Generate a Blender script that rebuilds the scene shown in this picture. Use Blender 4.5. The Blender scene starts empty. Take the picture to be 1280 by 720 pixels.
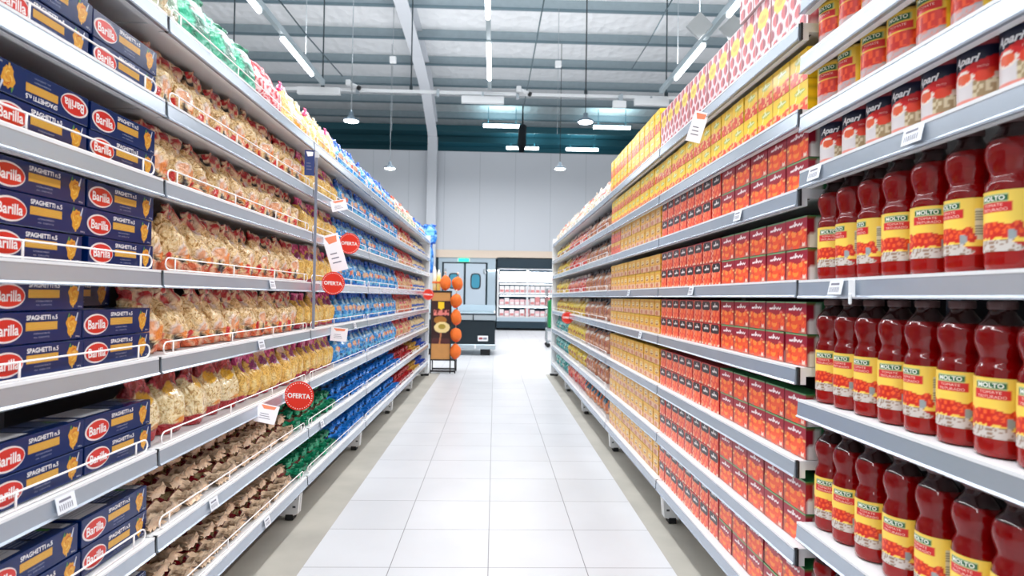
import bpy, math, random
from mathutils import Vector, Matrix, noise, Euler

# ------------------------------------------------------------------ camera
PI = math.pi
SC = bpy.context.scene
COL = SC.collection
cam = bpy.data.cameras.new('camera'); camo = bpy.data.objects.new('camera', cam); COL.objects.link(camo)
cam.sensor_width = 36.0; cam.lens = 36.0 * 750.8 / 1280.0; cam.clip_start = 0.05; cam.clip_end = 200
YAW, PITCH, ROLL = .0288, .015, .0154
fw = Vector((math.sin(YAW) * math.cos(PITCH), math.cos(YAW) * math.cos(PITCH), math.sin(PITCH)))
rt = fw.cross(Vector((0, 0, 1))).normalized(); up = rt.cross(fw)
rt2 = rt * math.cos(ROLL) + up * math.sin(ROLL)
up2 = up * math.cos(ROLL) - rt * math.sin(ROLL)
m = Matrix((rt2, up2, -fw)).transposed().to_4x4(); m.translation = Vector((0, 0, 1.1)); camo.matrix_world = m
SC.camera = camo
cam.dof.use_dof = True; cam.dof.focus_distance = 2.3; cam.dof.aperture_fstop = 4.0

# ------------------------------------------------------------------ light and exposure
SC.view_settings.view_transform = 'Standard'; SC.view_settings.look = 'None'
SC.view_settings.gamma = 1.0; SC.view_settings.use_curve_mapping = False
SC.view_settings.exposure = -0.1
W = bpy.data.worlds.new('hall_ambient_fill'); SC.world = W; W.use_nodes = True  # even ambient fill added for the hall's general light, no daylight source
W.node_tree.nodes['Background'].inputs[0].default_value = (.95, .97, 1.0, 1)
W.node_tree.nodes['Background'].inputs[1].default_value = .72
ROWS = (-3.45, -.16, 3.27)
def area(name, loc, sx, sy, power, down=True, col=(.97, .98, 1.0)):
    l = bpy.data.lights.new(name, 'AREA'); l.shape = 'RECTANGLE'; l.size = sx; l.size_y = sy
    l.energy = power; l.color = col
    o = bpy.data.objects.new(name, l); COL.objects.link(o); o.location = loc
    if not down: o.rotation_euler = (PI, 0, 0)
    return o
for rx in ROWS:
    area('tube_row_and_fill_light', (rx, 3.6, 5.08), .25, 15.0, 400)
    area('tube_row_and_fill_uplight', (rx, 3.6, 5.4), .5, 15.0, 390, False)
area('tube_row_and_fill_light', (-.16, 15.5, 5.0), 6.0, 4.0, 210)  # unseen broad fill panel past the tracks' end, no tubes there
area('tube_row_and_fill_uplight', (-.16, 14.5, 5.3), 8.0, 5.0, 70, False)  # unseen upward fill panel for the roof past the tracks
area('far_hall_light', (1.5, 26, 6.6), 8.0, 1.0, 25, False, (.45, .85, 1.0))

# ------------------------------------------------------------------ helpers
def S(c):
    """sRGB 0-255 to linear"""
    o = []
    for v in c[:3]:
        v = v / 255.0
        o.append(v / 12.92 if v <= .04045 else ((v + .055) / 1.055) ** 2.4)
    return tuple(o)
MATS = {}
def mat(name, col=(200, 200, 200), rough=.5, metal=0.0, coat=0.0, emit=None, estr=0.0, bump=0.0, bscale=40, var=0.0, vscale=8, trans=0.0, alpha=1.0, spec=.5):
    if name in MATS: return MATS[name]
    mm = bpy.data.materials.new(name); mm.use_nodes = True; nt = mm.node_tree; b = nt.nodes['Principled BSDF']
    c = S(col)
    b.inputs['Base Color'].default_value = (*c, 1); b.inputs['Roughness'].default_value = rough
    b.inputs['Metallic'].default_value = metal; b.inputs['Coat Weight'].default_value = coat
    b.inputs['Specular IOR Level'].default_value = spec
    b.inputs['Transmission Weight'].default_value = trans; b.inputs['Alpha'].default_value = alpha
    if emit: b.inputs['Emission Color'].default_value = (*S(emit), 1); b.inputs['Emission Strength'].default_value = estr
    tc = nt.nodes.new('ShaderNodeTexCoord')
    if var > 0:
        n = nt.nodes.new('ShaderNodeTexNoise'); n.inputs['Scale'].default_value = vscale; n.inputs['Detail'].default_value = 5
        nt.links.new(tc.outputs['Object'], n.inputs['Vector'])
        r = nt.nodes.new('ShaderNodeMapRange'); r.inputs[1].default_value = .3; r.inputs[2].default_value = .7
        r.inputs[3].default_value = 1 - var; r.inputs[4].default_value = 1.0
        nt.links.new(n.outputs['Fac'], r.inputs[0])
        mx = nt.nodes.new('ShaderNodeMixRGB'); mx.blend_type = 'MULTIPLY'; mx.inputs[0].default_value = 1; mx.inputs[1].default_value = (*c, 1)
        nt.links.new(r.outputs[0], mx.inputs[2]); nt.links.new(mx.outputs[0], b.inputs['Base Color'])
    if bump > 0:
        n2 = nt.nodes.new('ShaderNodeTexNoise'); n2.inputs['Scale'].default_value = bscale; n2.inputs['Detail'].default_value = 3
        nt.links.new(tc.outputs['Object'], n2.inputs['Vector'])
        bp = nt.nodes.new('ShaderNodeBump'); bp.inputs['Strength'].default_value = bump; bp.inputs['Distance'].default_value = .01
        nt.links.new(n2.outputs['Fac'], bp.inputs['Height']); nt.links.new(bp.outputs[0], b.inputs['Normal'])
    MATS[name] = mm; return mm
def painted(name, rough=.35, coat=0.0, strand=0.0, sscale=70, bump=0.0, bscale=60, spec=.5):
    """printed packaging: colour comes from the print on the mesh; the alpha of the print marks where
    the pasta shows through the film and gets a fine stranded texture"""
    if name in MATS: return MATS[name]
    mm = bpy.data.materials.new(name); mm.use_nodes = True; nt = mm.node_tree; N = nt.nodes; L = nt.links
    b = N['Principled BSDF']; b.inputs['Roughness'].default_value = rough; b.inputs['Coat Weight'].default_value = coat
    b.inputs['Coat Roughness'].default_value = .08; b.inputs['Specular IOR Level'].default_value = spec
    a = N.new('ShaderNodeAttribute'); a.attribute_name = 'Col'
    out = a.outputs['Color']
    tc = N.new('ShaderNodeTexCoord'); oi = N.new('ShaderNodeObjectInfo')
    add = N.new('ShaderNodeVectorMath'); add.operation = 'ADD'
    mu = N.new('ShaderNodeVectorMath'); mu.operation = 'SCALE'; mu.inputs[0].default_value = (7, 3, 5)
    L.new(oi.outputs['Random'], mu.inputs['Scale']); L.new(tc.outputs['Object'], add.inputs[0]); L.new(mu.outputs[0], add.inputs[1])
    if strand > 0:
        n = N.new('ShaderNodeTexNoise'); n.inputs['Scale'].default_value = sscale; n.inputs['Detail'].default_value = 4
        n.inputs['Distortion'].default_value = 2.5; L.new(add.outputs[0], n.inputs['Vector'])
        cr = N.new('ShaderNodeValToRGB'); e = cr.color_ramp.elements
        e[0].position = .36; e[0].color = (.50, .32, .15, 1); e[1].position = .60; e[1].color = (1.12, 1.12, 1.15, 1)  # dark stop paints the warm shadow in gaps between strands
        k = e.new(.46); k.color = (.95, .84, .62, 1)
        L.new(n.outputs['Fac'], cr.inputs[0])
        fa = N.new('ShaderNodeMath'); fa.operation = 'MULTIPLY'; fa.inputs[1].default_value = strand; L.new(a.outputs['Alpha'], fa.inputs[0])
        mx = N.new('ShaderNodeMixRGB'); mx.blend_type = 'MULTIPLY'
        L.new(fa.outputs[0], mx.inputs[0]); L.new(out, mx.inputs[1]); L.new(cr.outputs[0], mx.inputs[2]); out = mx.outputs[0]
    L.new(out, b.inputs['Base Color'])
    if bump > 0:
        n2 = N.new('ShaderNodeTexNoise'); n2.inputs['Scale'].default_value = bscale; n2.inputs['Detail'].default_value = 2
        n2.inputs['Distortion'].default_value = 1.0
        L.new(add.outputs[0], n2.inputs['Vector']); bp = N.new('ShaderNodeBump'); bp.inputs['Strength'].default_value = bump
        bp.inputs['Distance'].default_value = .02
        L.new(n2.outputs['Fac'], bp.inputs['Height']); L.new(bp.outputs[0], b.inputs['Normal'])
    MATS[name] = mm; return mm

class MB:
    def __init__(s): s.v = []; s.f = []; s.m = []; s.mats = []; s.c = {}; s.sm = []
    def mi(s, mt):
        if mt not in s.mats: s.mats.append(mt)
        return s.mats.index(mt)
    def add(s, vs, fs, mt, cols=None, smooth=False):
        b = len(s.v); s.v += [tuple(p) for p in vs]; k = s.mi(mt)
        for f in fs: s.f.append([b + i for i in f]); s.m.append(k); s.sm.append(smooth)
        if cols:
            for i, c in enumerate(cols): s.c[b + i] = c
        return b
    def box(s, x0, x1, y0, y1, z0, z1, mt, bev=0.0, col=None):
        if bev > 0:
            e = bev
            vs = []
            for (sx, X) in ((1, x0), (-1, x1)):
                for (sy, Y) in ((1, y0), (-1, y1)):
                    for (sz, Z) in ((1, z0), (-1, z1)):
                        vs += [(X, Y + sy * e, Z + sz * e), (X + sx * e, Y, Z + sz * e), (X + sx * e, Y + sy * e, Z)]
            def i(a, b_, c, k): return (a * 4 + b_ * 2 + c) * 3 + k
            fs = []
            fs.append([i(0, 0, 0, 0), i(0, 0, 1, 0), i(0, 1, 1, 0), i(0, 1, 0, 0)]); fs.append([i(1, 0, 0, 0), i(1, 1, 0, 0), i(1, 1, 1, 0), i(1, 0, 1, 0)])
            fs.append([i(0, 0, 0, 1), i(1, 0, 0, 1), i(1, 0, 1, 1), i(0, 0, 1, 1)]); fs.append([i(0, 1, 0, 1), i(0, 1, 1, 1), i(1, 1, 1, 1), i(1, 1, 0, 1)])
            fs.append([i(0, 0, 0, 2), i(0, 1, 0, 2), i(1, 1, 0, 2), i(1, 0, 0, 2)]); fs.append([i(0, 0, 1, 2), i(1, 0, 1, 2), i(1, 1, 1, 2), i(0, 1, 1, 2)])
            for c in (0, 1):
                for d in (0, 1):
                    fs.append([i(c, d, 0, 0), i(c, d, 0, 1), i(c, d, 1, 1), i(c, d, 1, 0)])
                    fs.append([i(c, 0, d, 0), i(c, 0, d, 2), i(c, 1, d, 2), i(c, 1, d, 0)])
                    fs.append([i(0, c, d, 1), i(0, c, d, 2), i(1, c, d, 2), i(1, c, d, 1)])
                    for k in (0, 1): fs.append([i(k, c, d, 0), i(k, c, d, 1), i(k, c, d, 2)])
            s.add(vs, fs, mt, [col] * len(vs) if col else None); return
        vs = [(x, y, z) for x in (x0, x1) for y in (y0, y1) for z in (z0, z1)]
        s.add(vs, [(0, 1, 3, 2), (4, 6, 7, 5), (0, 4, 5, 1), (2, 3, 7, 6), (0, 2, 6, 4), (1, 5, 7, 3)], mt, [col] * 8 if col else None)
    def tube(s, pts, r, mt, n=8, cap=True, col=None):
        pts = [Vector(p) for p in pts]; base = len(s.v); vs = []; fs = []
        for i, p in enumerate(pts):
            d = (pts[min(i + 1, len(pts) - 1)] - pts[max(i - 1, 0)]).normalized()
            a = d.cross(Vector((0, 0, 1)));
            if a.length < 1e-3: a = d.cross(Vector((1, 0, 0)))
            a.normalize(); b = d.cross(a)
            rr = r[i] if isinstance(r, (list, tuple)) else r
            for k in range(n):
                t = 2 * PI * k / n; vs.append(p + a * rr * math.cos(t) + b * rr * math.sin(t))
        for i in range(len(pts) - 1):
            for k in range(n): fs.append((i * n + k, i * n + (k + 1) % n, (i + 1) * n + (k + 1) % n, (i + 1) * n + k))
        if cap: fs.append(list(range(n))[::-1]); fs.append([(len(pts) - 1) * n + k for k in range(n)])
        s.add(vs, fs, mt, [col] * len(vs) if col else None, smooth=True)
    def lathe(s, prof, mt, n=32, cx=0, cy=0, cols=None, close=True):
        vs = []; fs = []; cc = []
        for j, (r, z) in enumerate(prof):
            for k in range(n):
                t = 2 * PI * k / n; vs.append((cx + r * math.cos(t), cy + r * math.sin(t), z)); cc.append(cols(r, z) if cols else None)
        for j in range(len(prof) - 1):
            for k in range(n): fs.append((j * n + k, j * n + (k + 1) % n, (j + 1) * n + (k + 1) % n, (j + 1) * n + k))
        if close: fs.append(list(range(n))[::-1]); fs.append([(len(prof) - 1) * n + k for k in range(n)])
        s.add(vs, fs, mt, cc if cols else None, smooth=True)
    def poly(s, pts, mt, col=None): s.add(pts, [list(range(len(pts)))], mt, [col] * len(pts) if col else None)
    def mesh(s, name):
        me = bpy.data.meshes.new(name); me.from_pydata(s.v, [], s.f)
        for q in s.mats: me.materials.append(q)
        me.polygons.foreach_set('material_index', s.m); me.polygons.foreach_set('use_smooth', s.sm)
        if s.c:
            at = me.color_attributes.new('Col', 'FLOAT_COLOR', 'POINT'); d = []
            for i in range(len(s.v)):
                c = s.c.get(i) or (200, 200, 200, 0); l = S(c); d += [l[0], l[1], l[2], c[3] if len(c) > 3 else 0.0]
            at.data.foreach_set('color', d)
        me.update(); return me
    def obj(s, name, parent=None, loc=(0, 0, 0), rz=0, link=True):
        o = bpy.data.objects.new(name, s.mesh(name)); o.location = loc; o.rotation_euler = (0, 0, rz)
        if link: COL.objects.link(o)
        if parent: o.parent = parent
        return o
def empty(name, loc=(0, 0, 0), rz=0, link=True):
    o = bpy.data.objects.new(name, None); o.location = loc; o.rotation_euler = (0, 0, rz); o.empty_display_size = .05
    if link: COL.objects.link(o)
    return o
def tag(o, label, cat, group=None):
    o['label'] = label; o['category'] = cat
    if group: o['group'] = group
    return o
def struct(o): o['kind'] = 'structure'; return o
KIDS = {}
def proto(root, kids=()):
    KIDS[root.name] = list(kids); return root
def put(p, loc, rz, label, cat, group, tilt=(0, 0), scale=None):
    """a copy of a thing with copies of its parts and their sub-parts"""
    r = p.copy(); COL.objects.link(r); r.location = loc; r.rotation_euler = (tilt[0], tilt[1], rz)
    if scale: r.scale = scale
    for ch in KIDS.get(p.name, ()):
        c = ch.copy(); COL.objects.link(c); c.parent = r
        for g in KIDS.get(ch.name, ()):
            d = g.copy(); COL.objects.link(d); d.parent = c
    return tag(r, label, cat, group)
def text_geo(txt, w=None, h=None, shear=0.0, bold=0.0):
    c = bpy.data.curves.new('t', 'FONT'); c.body = txt; c.size = 1; c.shear = shear; c.offset = bold; c.resolution_u = 3
    o = bpy.data.objects.new('t', c); COL.objects.link(o)
    me = bpy.data.meshes.new_from_object(o.evaluated_get(bpy.context.evaluated_depsgraph_get()))
    vs = [v.co.copy() for v in me.vertices]; fs = [list(p.vertices) for p in me.polygons]
    bpy.data.objects.remove(o); bpy.data.curves.remove(c); bpy.data.meshes.remove(me)
    x0 = min(v.x for v in vs); x1 = max(v.x for v in vs); y0 = min(v.y for v in vs); y1 = max(v.y for v in vs)
    sx = w / (x1 - x0) if w else None; sy = h / (y1 - y0) if h else None
    sx = sx or sy; sy = sy or sx
    return [((v.x - (x0 + x1) / 2) * sx, (v.y - (y0 + y1) / 2) * sy) for v in vs], fs
ORD = ('first second third fourth fifth sixth seventh eighth ninth tenth eleventh twelfth thirteenth fourteenth fifteenth sixteenth seventeenth '
       'eighteenth nineteenth twentieth').split()
ORD += ['twenty-' + x for x in ORD[:9]] + ['thirtieth'] + ['thirty-' + x for x in ORD[:9]] + ['fortieth'] + ['forty-' + x for x in ORD[:9]] + ['fiftieth'] + ['fifty-' + x for x in ORD[:9]]
COUNT = {}
SHELF = ['bottom shelf', 'second shelf up', 'third shelf up', 'fourth shelf up', 'fifth shelf up', 'sixth shelf up', 'seventh shelf up', 'top shelf']
def lab(look, side, lev, layer=''):
    k = (look, side, lev, layer); COUNT[k] = COUNT.get(k, 0) + 1
    lv = SHELF[lev] if isinstance(lev, int) else lev
    return f"{look}, {ORD[COUNT[k]-1]} from near end, {layer + ', ' if layer else ''}{lv}, {side} side"

# ------------------------------------------------------------------ materials
M_white = mat('white_enamel', (226, 228, 230), .35, bump=.03)
M_rail = mat('price_rail_plastic', (184, 194, 206), .24, metal=.55, var=.06, vscale=3)
M_deck = mat('shelf_deck_enamel', (214, 216, 218), .4)
M_hole = mat('dark_slot', (70, 74, 80), .7)
M_back = mat('rack_shade_charcoal', (62, 66, 74), .6, bump=.05)  # pale steel given charcoal: the rack's inner shade is in the colour
M_black = mat('black_rubber', (22, 24, 28), .6)
M_wire = mat('white_coated_wire', (245, 240, 238), .3)
M_steel = mat('brushed_steel', (170, 178, 184), .3, metal=.8)

# ------------------------------------------------------------------ structure: floor
def floor_material():
    mm = bpy.data.materials.new('white_floor_tiles'); mm.use_nodes = True; nt = mm.node_tree; N = nt.nodes; L = nt.links; b = N['Principled BSDF']
    tc = N.new('ShaderNodeTexCoord'); mp = N.new('ShaderNodeMapping'); T = .3978
    mp.inputs['Location'].default_value = (.009 / T, -2.457 / T, 0); mp.inputs['Scale'].default_value = (1 / T, 1 / T, 1)
    L.new(tc.outputs['Object'], mp.inputs['Vector'])
    br = N.new('ShaderNodeTexBrick'); br.offset = 0; br.squash = 1; br.inputs['Scale'].default_value = 1
    br.inputs['Brick Width'].default_value = 1; br.inputs['Row Height'].default_value = 1; br.inputs['Mortar Size'].default_value = .0055
    br.inputs['Mortar Smooth'].default_value = .3
    br.inputs['Color1'].default_value = (*S((208, 209, 212)), 1); br.inputs['Color2'].default_value = (*S((203, 204, 207)), 1)
    br.inputs['Mortar'].default_value = (*S((128, 128, 130)), 1); L.new(mp.outputs[0], br.inputs['Vector'])
    n = N.new('ShaderNodeTexNoise'); n.inputs['Scale'].default_value = 2.2; n.inputs['Detail'].default_value = 8; L.new(tc.outputs['Object'], n.inputs['Vector'])
    r = N.new('ShaderNodeMapRange'); r.inputs[1].default_value = .35; r.inputs[2].default_value = .65; r.inputs[3].default_value = .93; r.inputs[4].default_value = 1
    L.new(n.outputs['Fac'], r.inputs[0]); mx = N.new('ShaderNodeMixRGB'); mx.blend_type = 'MULTIPLY'; mx.inputs[0].default_value = 1
    L.new(br.outputs[0], mx.inputs[1]); L.new(r.outputs[0], mx.inputs[2]); L.new(mx.outputs[0], b.inputs['Base Color'])
    b.inputs['Roughness'].default_value = .33
    bp = N.new('ShaderNodeBump'); bp.inputs['Strength'].default_value = .3; bp.inputs['Distance'].default_value = .002; bp.invert = True
    L.new(br.outputs['Fac'], bp.inputs['Height']); L.new(bp.outputs[0], b.inputs['Normal'])
    return mm
M_floor = floor_material()
M_beige = mat('worn_beige_floor', (176, 172, 162), .5, var=.25, vscale=3)
f = MB(); f.box(-.755, .745, -3, 8.6, -.05, 0, M_floor); f.box(-16, 16, 8.6, 40, -.05, 0, M_floor)
f.box(-16, -.755, -3, 8.6, -.05, -.001, M_beige); f.box(.745, 16, -3, 8.6, -.05, -.001, M_beige)
struct(f.obj('floor'))

# ------------------------------------------------------------------ structure: roof
def roof_material():
    mm = mat('roof_insulation', (238, 240, 242), .45); nt = mm.node_tree; N = nt.nodes; L = nt.links; b = N['Principled BSDF']
    tc = N.new('ShaderNodeTexCoord'); v = N.new('ShaderNodeTexVoronoi'); v.inputs['Scale'].default_value = 3.5; L.new(tc.outputs['Object'], v.inputs['Vector'])
    w = N.new('ShaderNodeTexWave'); w.inputs['Scale'].default_value = 1.2; w.inputs['Distortion'].default_value = 2; L.new(tc.outputs['Object'], w.inputs['Vector'])
    bp = N.new('ShaderNodeBump'); bp.inputs['Strength'].default_value = .7; bp.inputs['Distance'].default_value = .05; L.new(v.outputs['Distance'], bp.inputs['Height'])
    bp2 = N.new('ShaderNodeBump'); bp2.inputs['Strength'].default_value = .25; bp2.inputs['Distance'].default_value = .04; L.new(w.outputs['Fac'], bp2.inputs['Height'])
    L.new(bp.outputs[0], bp2.inputs['Normal']); L.new(bp2.outputs[0], b.inputs['Normal']); return mm
M_roof = roof_material()
M_purlin = mat('purlin_steel', (150, 166, 174), .5, var=.1)
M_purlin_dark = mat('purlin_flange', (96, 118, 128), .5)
M_teal = mat('teal_far_dimness', (52, 110, 124), .45)  # teal paints in the dimness of the far hall beyond the lamps
ZB = 7.6
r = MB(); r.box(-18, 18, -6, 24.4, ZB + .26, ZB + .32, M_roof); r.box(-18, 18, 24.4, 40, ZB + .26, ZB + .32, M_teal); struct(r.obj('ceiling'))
k = 0
for i in range(-8, 14):
    y = 13.5 + 1.7 * i; k += 1
    q = MB(); mt = M_purlin if y < 23 else M_teal  # far purlins switch to the teal that carries the painted dimness
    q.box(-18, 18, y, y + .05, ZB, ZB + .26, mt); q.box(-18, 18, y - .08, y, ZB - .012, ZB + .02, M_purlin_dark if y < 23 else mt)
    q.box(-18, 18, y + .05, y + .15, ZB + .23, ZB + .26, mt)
    o = q.obj('trim_%d' % k); struct(o)

# portal frame: sloping rafter and its column in front of the end wall
M_frame = mat('white_frame_steel', (206, 210, 216), .45)
q = MB()
for (xa, xb) in ((-2.24, -1.94),):
    pts = [(4.0, 7.33), (12.6, 7.33), (15.5, 7.25), (17.6, 7.0), (19.3, 6.35), (19.5, 6.2)]
    for (y0, z0), (y1, z1) in zip(pts, pts[1:]):
        for (xl, xr, dz0, dz1) in ((xa, xb, 0, .03), ((xa + xb) / 2 - .02, (xa + xb) / 2 + .02, .03, .55), (xa, xb, .55, .58)):
            vs = [(xl, y0, z0 + dz0), (xr, y0, z0 + dz0), (xr, y0, z0 + dz1), (xl, y0, z0 + dz1), (xl, y1, z1 + dz0), (xr, y1, z1 + dz0), (xr, y1, z1 + dz1), (xl, y1, z1 + dz1)]
            q.add(vs, [(0, 1, 2, 3), (4, 7, 6, 5), (0, 4, 5, 1), (1, 5, 6, 2), (2, 6, 7, 3), (3, 7, 4, 0)], M_frame)
struct(q.obj('rafter'))
q = MB(); q.box(-2.24, -1.94, 19.42, 19.45, 0, 6.3, M_frame); q.box(-2.11, -2.07, 19.45, 19.68, 0, 6.3, M_frame); q.box(-2.24, -1.94, 19.68, 19.71, 0, 6.3, M_frame)
struct(q.obj('column'))

# end wall
YW = 19.8
M_wall = mat('white_wall_panel', (208, 212, 218), .5)
M_joint = mat('panel_joint', (184, 190, 196), .6)
M_cream = mat('cream_trim', (224, 206, 188), .5)
M_dteal = mat('dark_teal_fascia', (0, 40, 56), .4)
M_pale = mat('cold_room_panel', (172, 190, 202), .4)
q = MB(); q.box(-14, 14, YW, YW + .12, 2.62, 5.88, M_wall)
for i in range(-6, 8): q.box(-.55 + i * 1.17, -.535 + i * 1.17, YW - .004, YW, 2.62, 5.88, M_joint)
struct(q.obj('wall_back'))
q = MB(); q.box(-14, 14, YW - .04, YW + .1, 2.37, 2.62, M_cream); struct(q.obj('trim_40'))
q = MB(); q.box(-14, -1.86, YW, YW + .1, 0, 2.37, M_dteal); q.box(-1.86, .02, YW, YW + .1, 2.22, 2.37, M_pale); q.box(-1.86, -1.74, YW, YW + .1, 0, 2.22, M_pale); q.box(-.24, .02, YW, YW + .1, 0, 2.22, M_pale)
q.box(.02, 14, YW + .5, YW + .6, 0, 2.37, M_dteal)
struct(q.obj('wall_rear'))
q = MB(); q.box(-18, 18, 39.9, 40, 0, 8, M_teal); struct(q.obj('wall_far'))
M_door = mat('pale_door_leaf', (188, 202, 214), .35); M_seal = mat('dark_door_gasket', (38, 54, 62), .6); M_pane = mat('teal_door_pane', (70, 150, 176), .1)
for n_, (x0, x1) in enumerate(((-1.7, -1.0), (-.98, -.28))):
    d = MB(); d.box(x0 + .02, x1 - .02, YW - .02, YW + .03, .02, 2.18, M_door, bev=.006)
    d.box(x0 - .015, x0 + .02, YW - .03, YW + .03, .02, 2.215, M_seal); d.box(x1 - .02, x1 + .012, YW - .03, YW + .03, .02, 2.215, M_seal); d.box(x0, x1, YW - .03, YW + .03, 2.18, 2.215, M_seal)
    o = d.obj('door_%d' % (n_ + 1)); struct(o)
    xc = (x0 + x1) / 2; w = MB()
    for (rx_, rz_, dy, mt) in ((.17, .26, -.035, M_seal), (.13, .22, -.04, M_pane)):
        ring = []
        for j in range(32):
            t = 2 * PI * j / 32; c_, s_ = math.cos(t), math.sin(t)
            ring.append((xc + rx_ * math.copysign(abs(c_) ** .5, c_), YW + dy, 1.6 + rz_ * math.copysign(abs(s_) ** .5, s_)))
        w.add(ring + [(p[0], YW - .015, p[2]) for p in ring], [list(range(32))[::-1]] + [(j, (j + 1) % 32, 32 + (j + 1) % 32, 32 + j) for j in range(32)], mt)
    w.obj('window_pane', o)
    h = MB(); xs = x0 + .06 if n_ == 0 else x1 - .06; h.box(xs - .04, xs + .04, YW - .06, YW - .02, 1.85, 2.0, M_steel, bev=.01); h.obj('hinge', o)
M_exit = mat('green_sign_light', (20, 190, 150), .4, emit=(30, 225, 175), estr=1.6)
q = MB(); q.box(-1.2, -.86, YW - .09, YW - .03, 2.24, 2.34, M_exit, bev=.01)
e = q.obj('exit_sign'); tag(e, 'small glowing green exit sign above the double swing doors', 'sign')
q = MB(); q.box(-1.24, -.82, YW - .03, YW - .0, 2.23, 2.36, M_white); q.obj('mounting_plate', e)

# ------------------------------------------------------------------ ceiling lights and services
M_tube = mat('lit_tube', (255, 255, 255), .4, emit=(245, 250, 255), estr=9)
M_batten = mat('batten_housing', (170, 184, 190), .4)
posn = {-3.45: 'left', -.16: 'middle', 3.27: 'right'}
for rx in ROWS:
    q = MB(); q.box(rx - .035, rx + .035, -3, 11.9, 5.22, 5.32, M_batten)
    for yy in (1.2, 3.6, 6.0, 8.4, 10.8): q.tube([(rx, yy, 5.32), (rx, yy, ZB)], .006, M_steel, 6)
    tag(q.obj('light_track'), 'long grey %s light track hanging under the roof' % posn[rx], 'light track', 'light tracks')
    for j, (ya, yb) in enumerate(((9.6, 11.2), (7.15, 8.72), (4.7, 6.3))):
        if rx > 3: ya -= .2; yb -= .28
        t = empty('tube_light', (rx, (ya + yb) / 2, 5.16))
        q = MB(); l = (yb - ya) / 2; q.box(-.045, .045, -l, l, .035, .06, M_batten, bev=.006); q.obj('housing', t)
        q = MB(); q.tube([(0, -l + .03, 0), (0, l - .03, 0)], .036, M_tube, 12); q.obj('tube', t)
        tag(t, 'white fluorescent tube, %s one from the end wall, on the %s track' % (ORD[j], posn[rx]), 'tube light', 'fluorescent tubes')
YT = 12.05
q = MB(); q.box(-4.6, 6.5, YT - .02, YT + .02, 5.16, 5.22, M_white)
for x in (-4.5, -2.8, -1.2, .4, 2.5, 4.4, 6.2): q.box(x - .03, x + .03, YT - .04, YT + .04, 5.1, 5.24, M_steel)
tag(q.obj('cable_tray'), 'thin white cable tray spanning crosswise at the end of the light tracks', 'cable tray')
for n_, x in enumerate((-5.27, -3.5, -1.74, 1.78, 3.42, 5.1)):
    q = MB(); q.tube([(x, YT, 5.221), (x, YT, ZB + .02)], .014, mat('dark_rod', (30, 48, 56), .5), 6)
    q.box(x - .03, x + .03, YT - .03, YT + .03, 5.221, 5.30, MATS['dark_rod'])
    tag(q.obj('hanger_rod'), 'dark hanger rod holding the cable tray, %s from left' % ORD[n_], 'hanger rod', 'hanger rods')
for n_, (x, w, z) in enumerate(((-3.55, .85, 5.12), (-.3, .85, 5.02), (2.45, .27, 5.0), (3.1, .7, 5.06))):
    q = MB(); q.box(x - w / 2, x + w / 2, YT - .12, YT - .03, z - .06, z + .08, M_white, bev=.008); q.box(x - .02, x + .02, YT - .06, YT - .045, z + .06, 5.2, M_steel)
    o = q.obj('hanging_box')
    tag(o, ['long white box light at the left end of the cable tray', 'long white box light under the middle of the cable tray', 'small square white box under the cable tray', 'faint white box light at the right of the cable tray'][n_], 'box light', 'box lights on the tray')
for n_, (x, z) in enumerate(((-2.97, 5.3), (.42, 5.26))):
    t = empty('security_camera', (x, YT - .085, z))
    q = MB(); q.box(-.05, .05, -.05, .05, -.06, .06, M_white, bev=.015); q.obj('mount', t)
    q = MB(); q.tube([(.05, 0, -.02), (.2, -.05, -.1)], .04, M_white, 10); q.tube([(.2, -.05, -.1), (.24, -.062, -.12)], .045, M_black, 10); q.obj('camera_body', t)
    tag(t, ['small white camera beside the left box light', 'small white camera by the middle box light'][n_], 'camera', 'ceiling cameras')
for n_, x in enumerate((-2.35, 1.35)):
    t = empty('sensor_box', (x, 13.4, 6.35))
    q = MB(); q.box(-.07, .07, -.05, .05, -.07, .07, M_white, bev=.01); q.obj('box', t)
    q = MB(); q.tube([(0, 0, .07), (0, 0, ZB - 6.33)], .006, M_steel, 6); q.tube([(0, 0, -.07), (0, 0, -1.6)], .005, M_steel, 6); q.obj('cord', t)
    tag(t, 'small white square box on a thin cord, %s the middle track' % ('left of' if n_ == 0 else 'right of'), 'sensor', 'hanging sensor boxes')
for n_, (x, y) in enumerate(((3.08, 8.85), (3.5, 8.9))):
    q = MB(); q.box(-.14, .14, -.04, .04, -.14, .14, mat('grey_speaker', (176, 180, 182), .5), bev=.01); up_ = Euler((.3, PI / 4, 0)).to_matrix().inverted() @ Vector((0, 0, ZB + .265 - 5.2)); q.tube([(0, 0, 0), up_], .007, M_steel, 6)
    o = q.obj('speaker_panel', None, (x + (-.08 if n_ == 0 else .02), y, 5.2)); o.rotation_euler = (.3, PI / 4, 0)
    tag(o, 'grey diamond-shaped speaker on the %s side of the light track' % ('left' if n_ == 0 else 'right'), 'speaker', 'diamond speakers')
M_shade = mat('lamp_shade_grey', (88, 104, 116), .35, metal=.4); M_disc = mat('lit_lamp_disc', (255, 255, 255), .4, emit=(235, 246, 255), estr=14)
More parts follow.
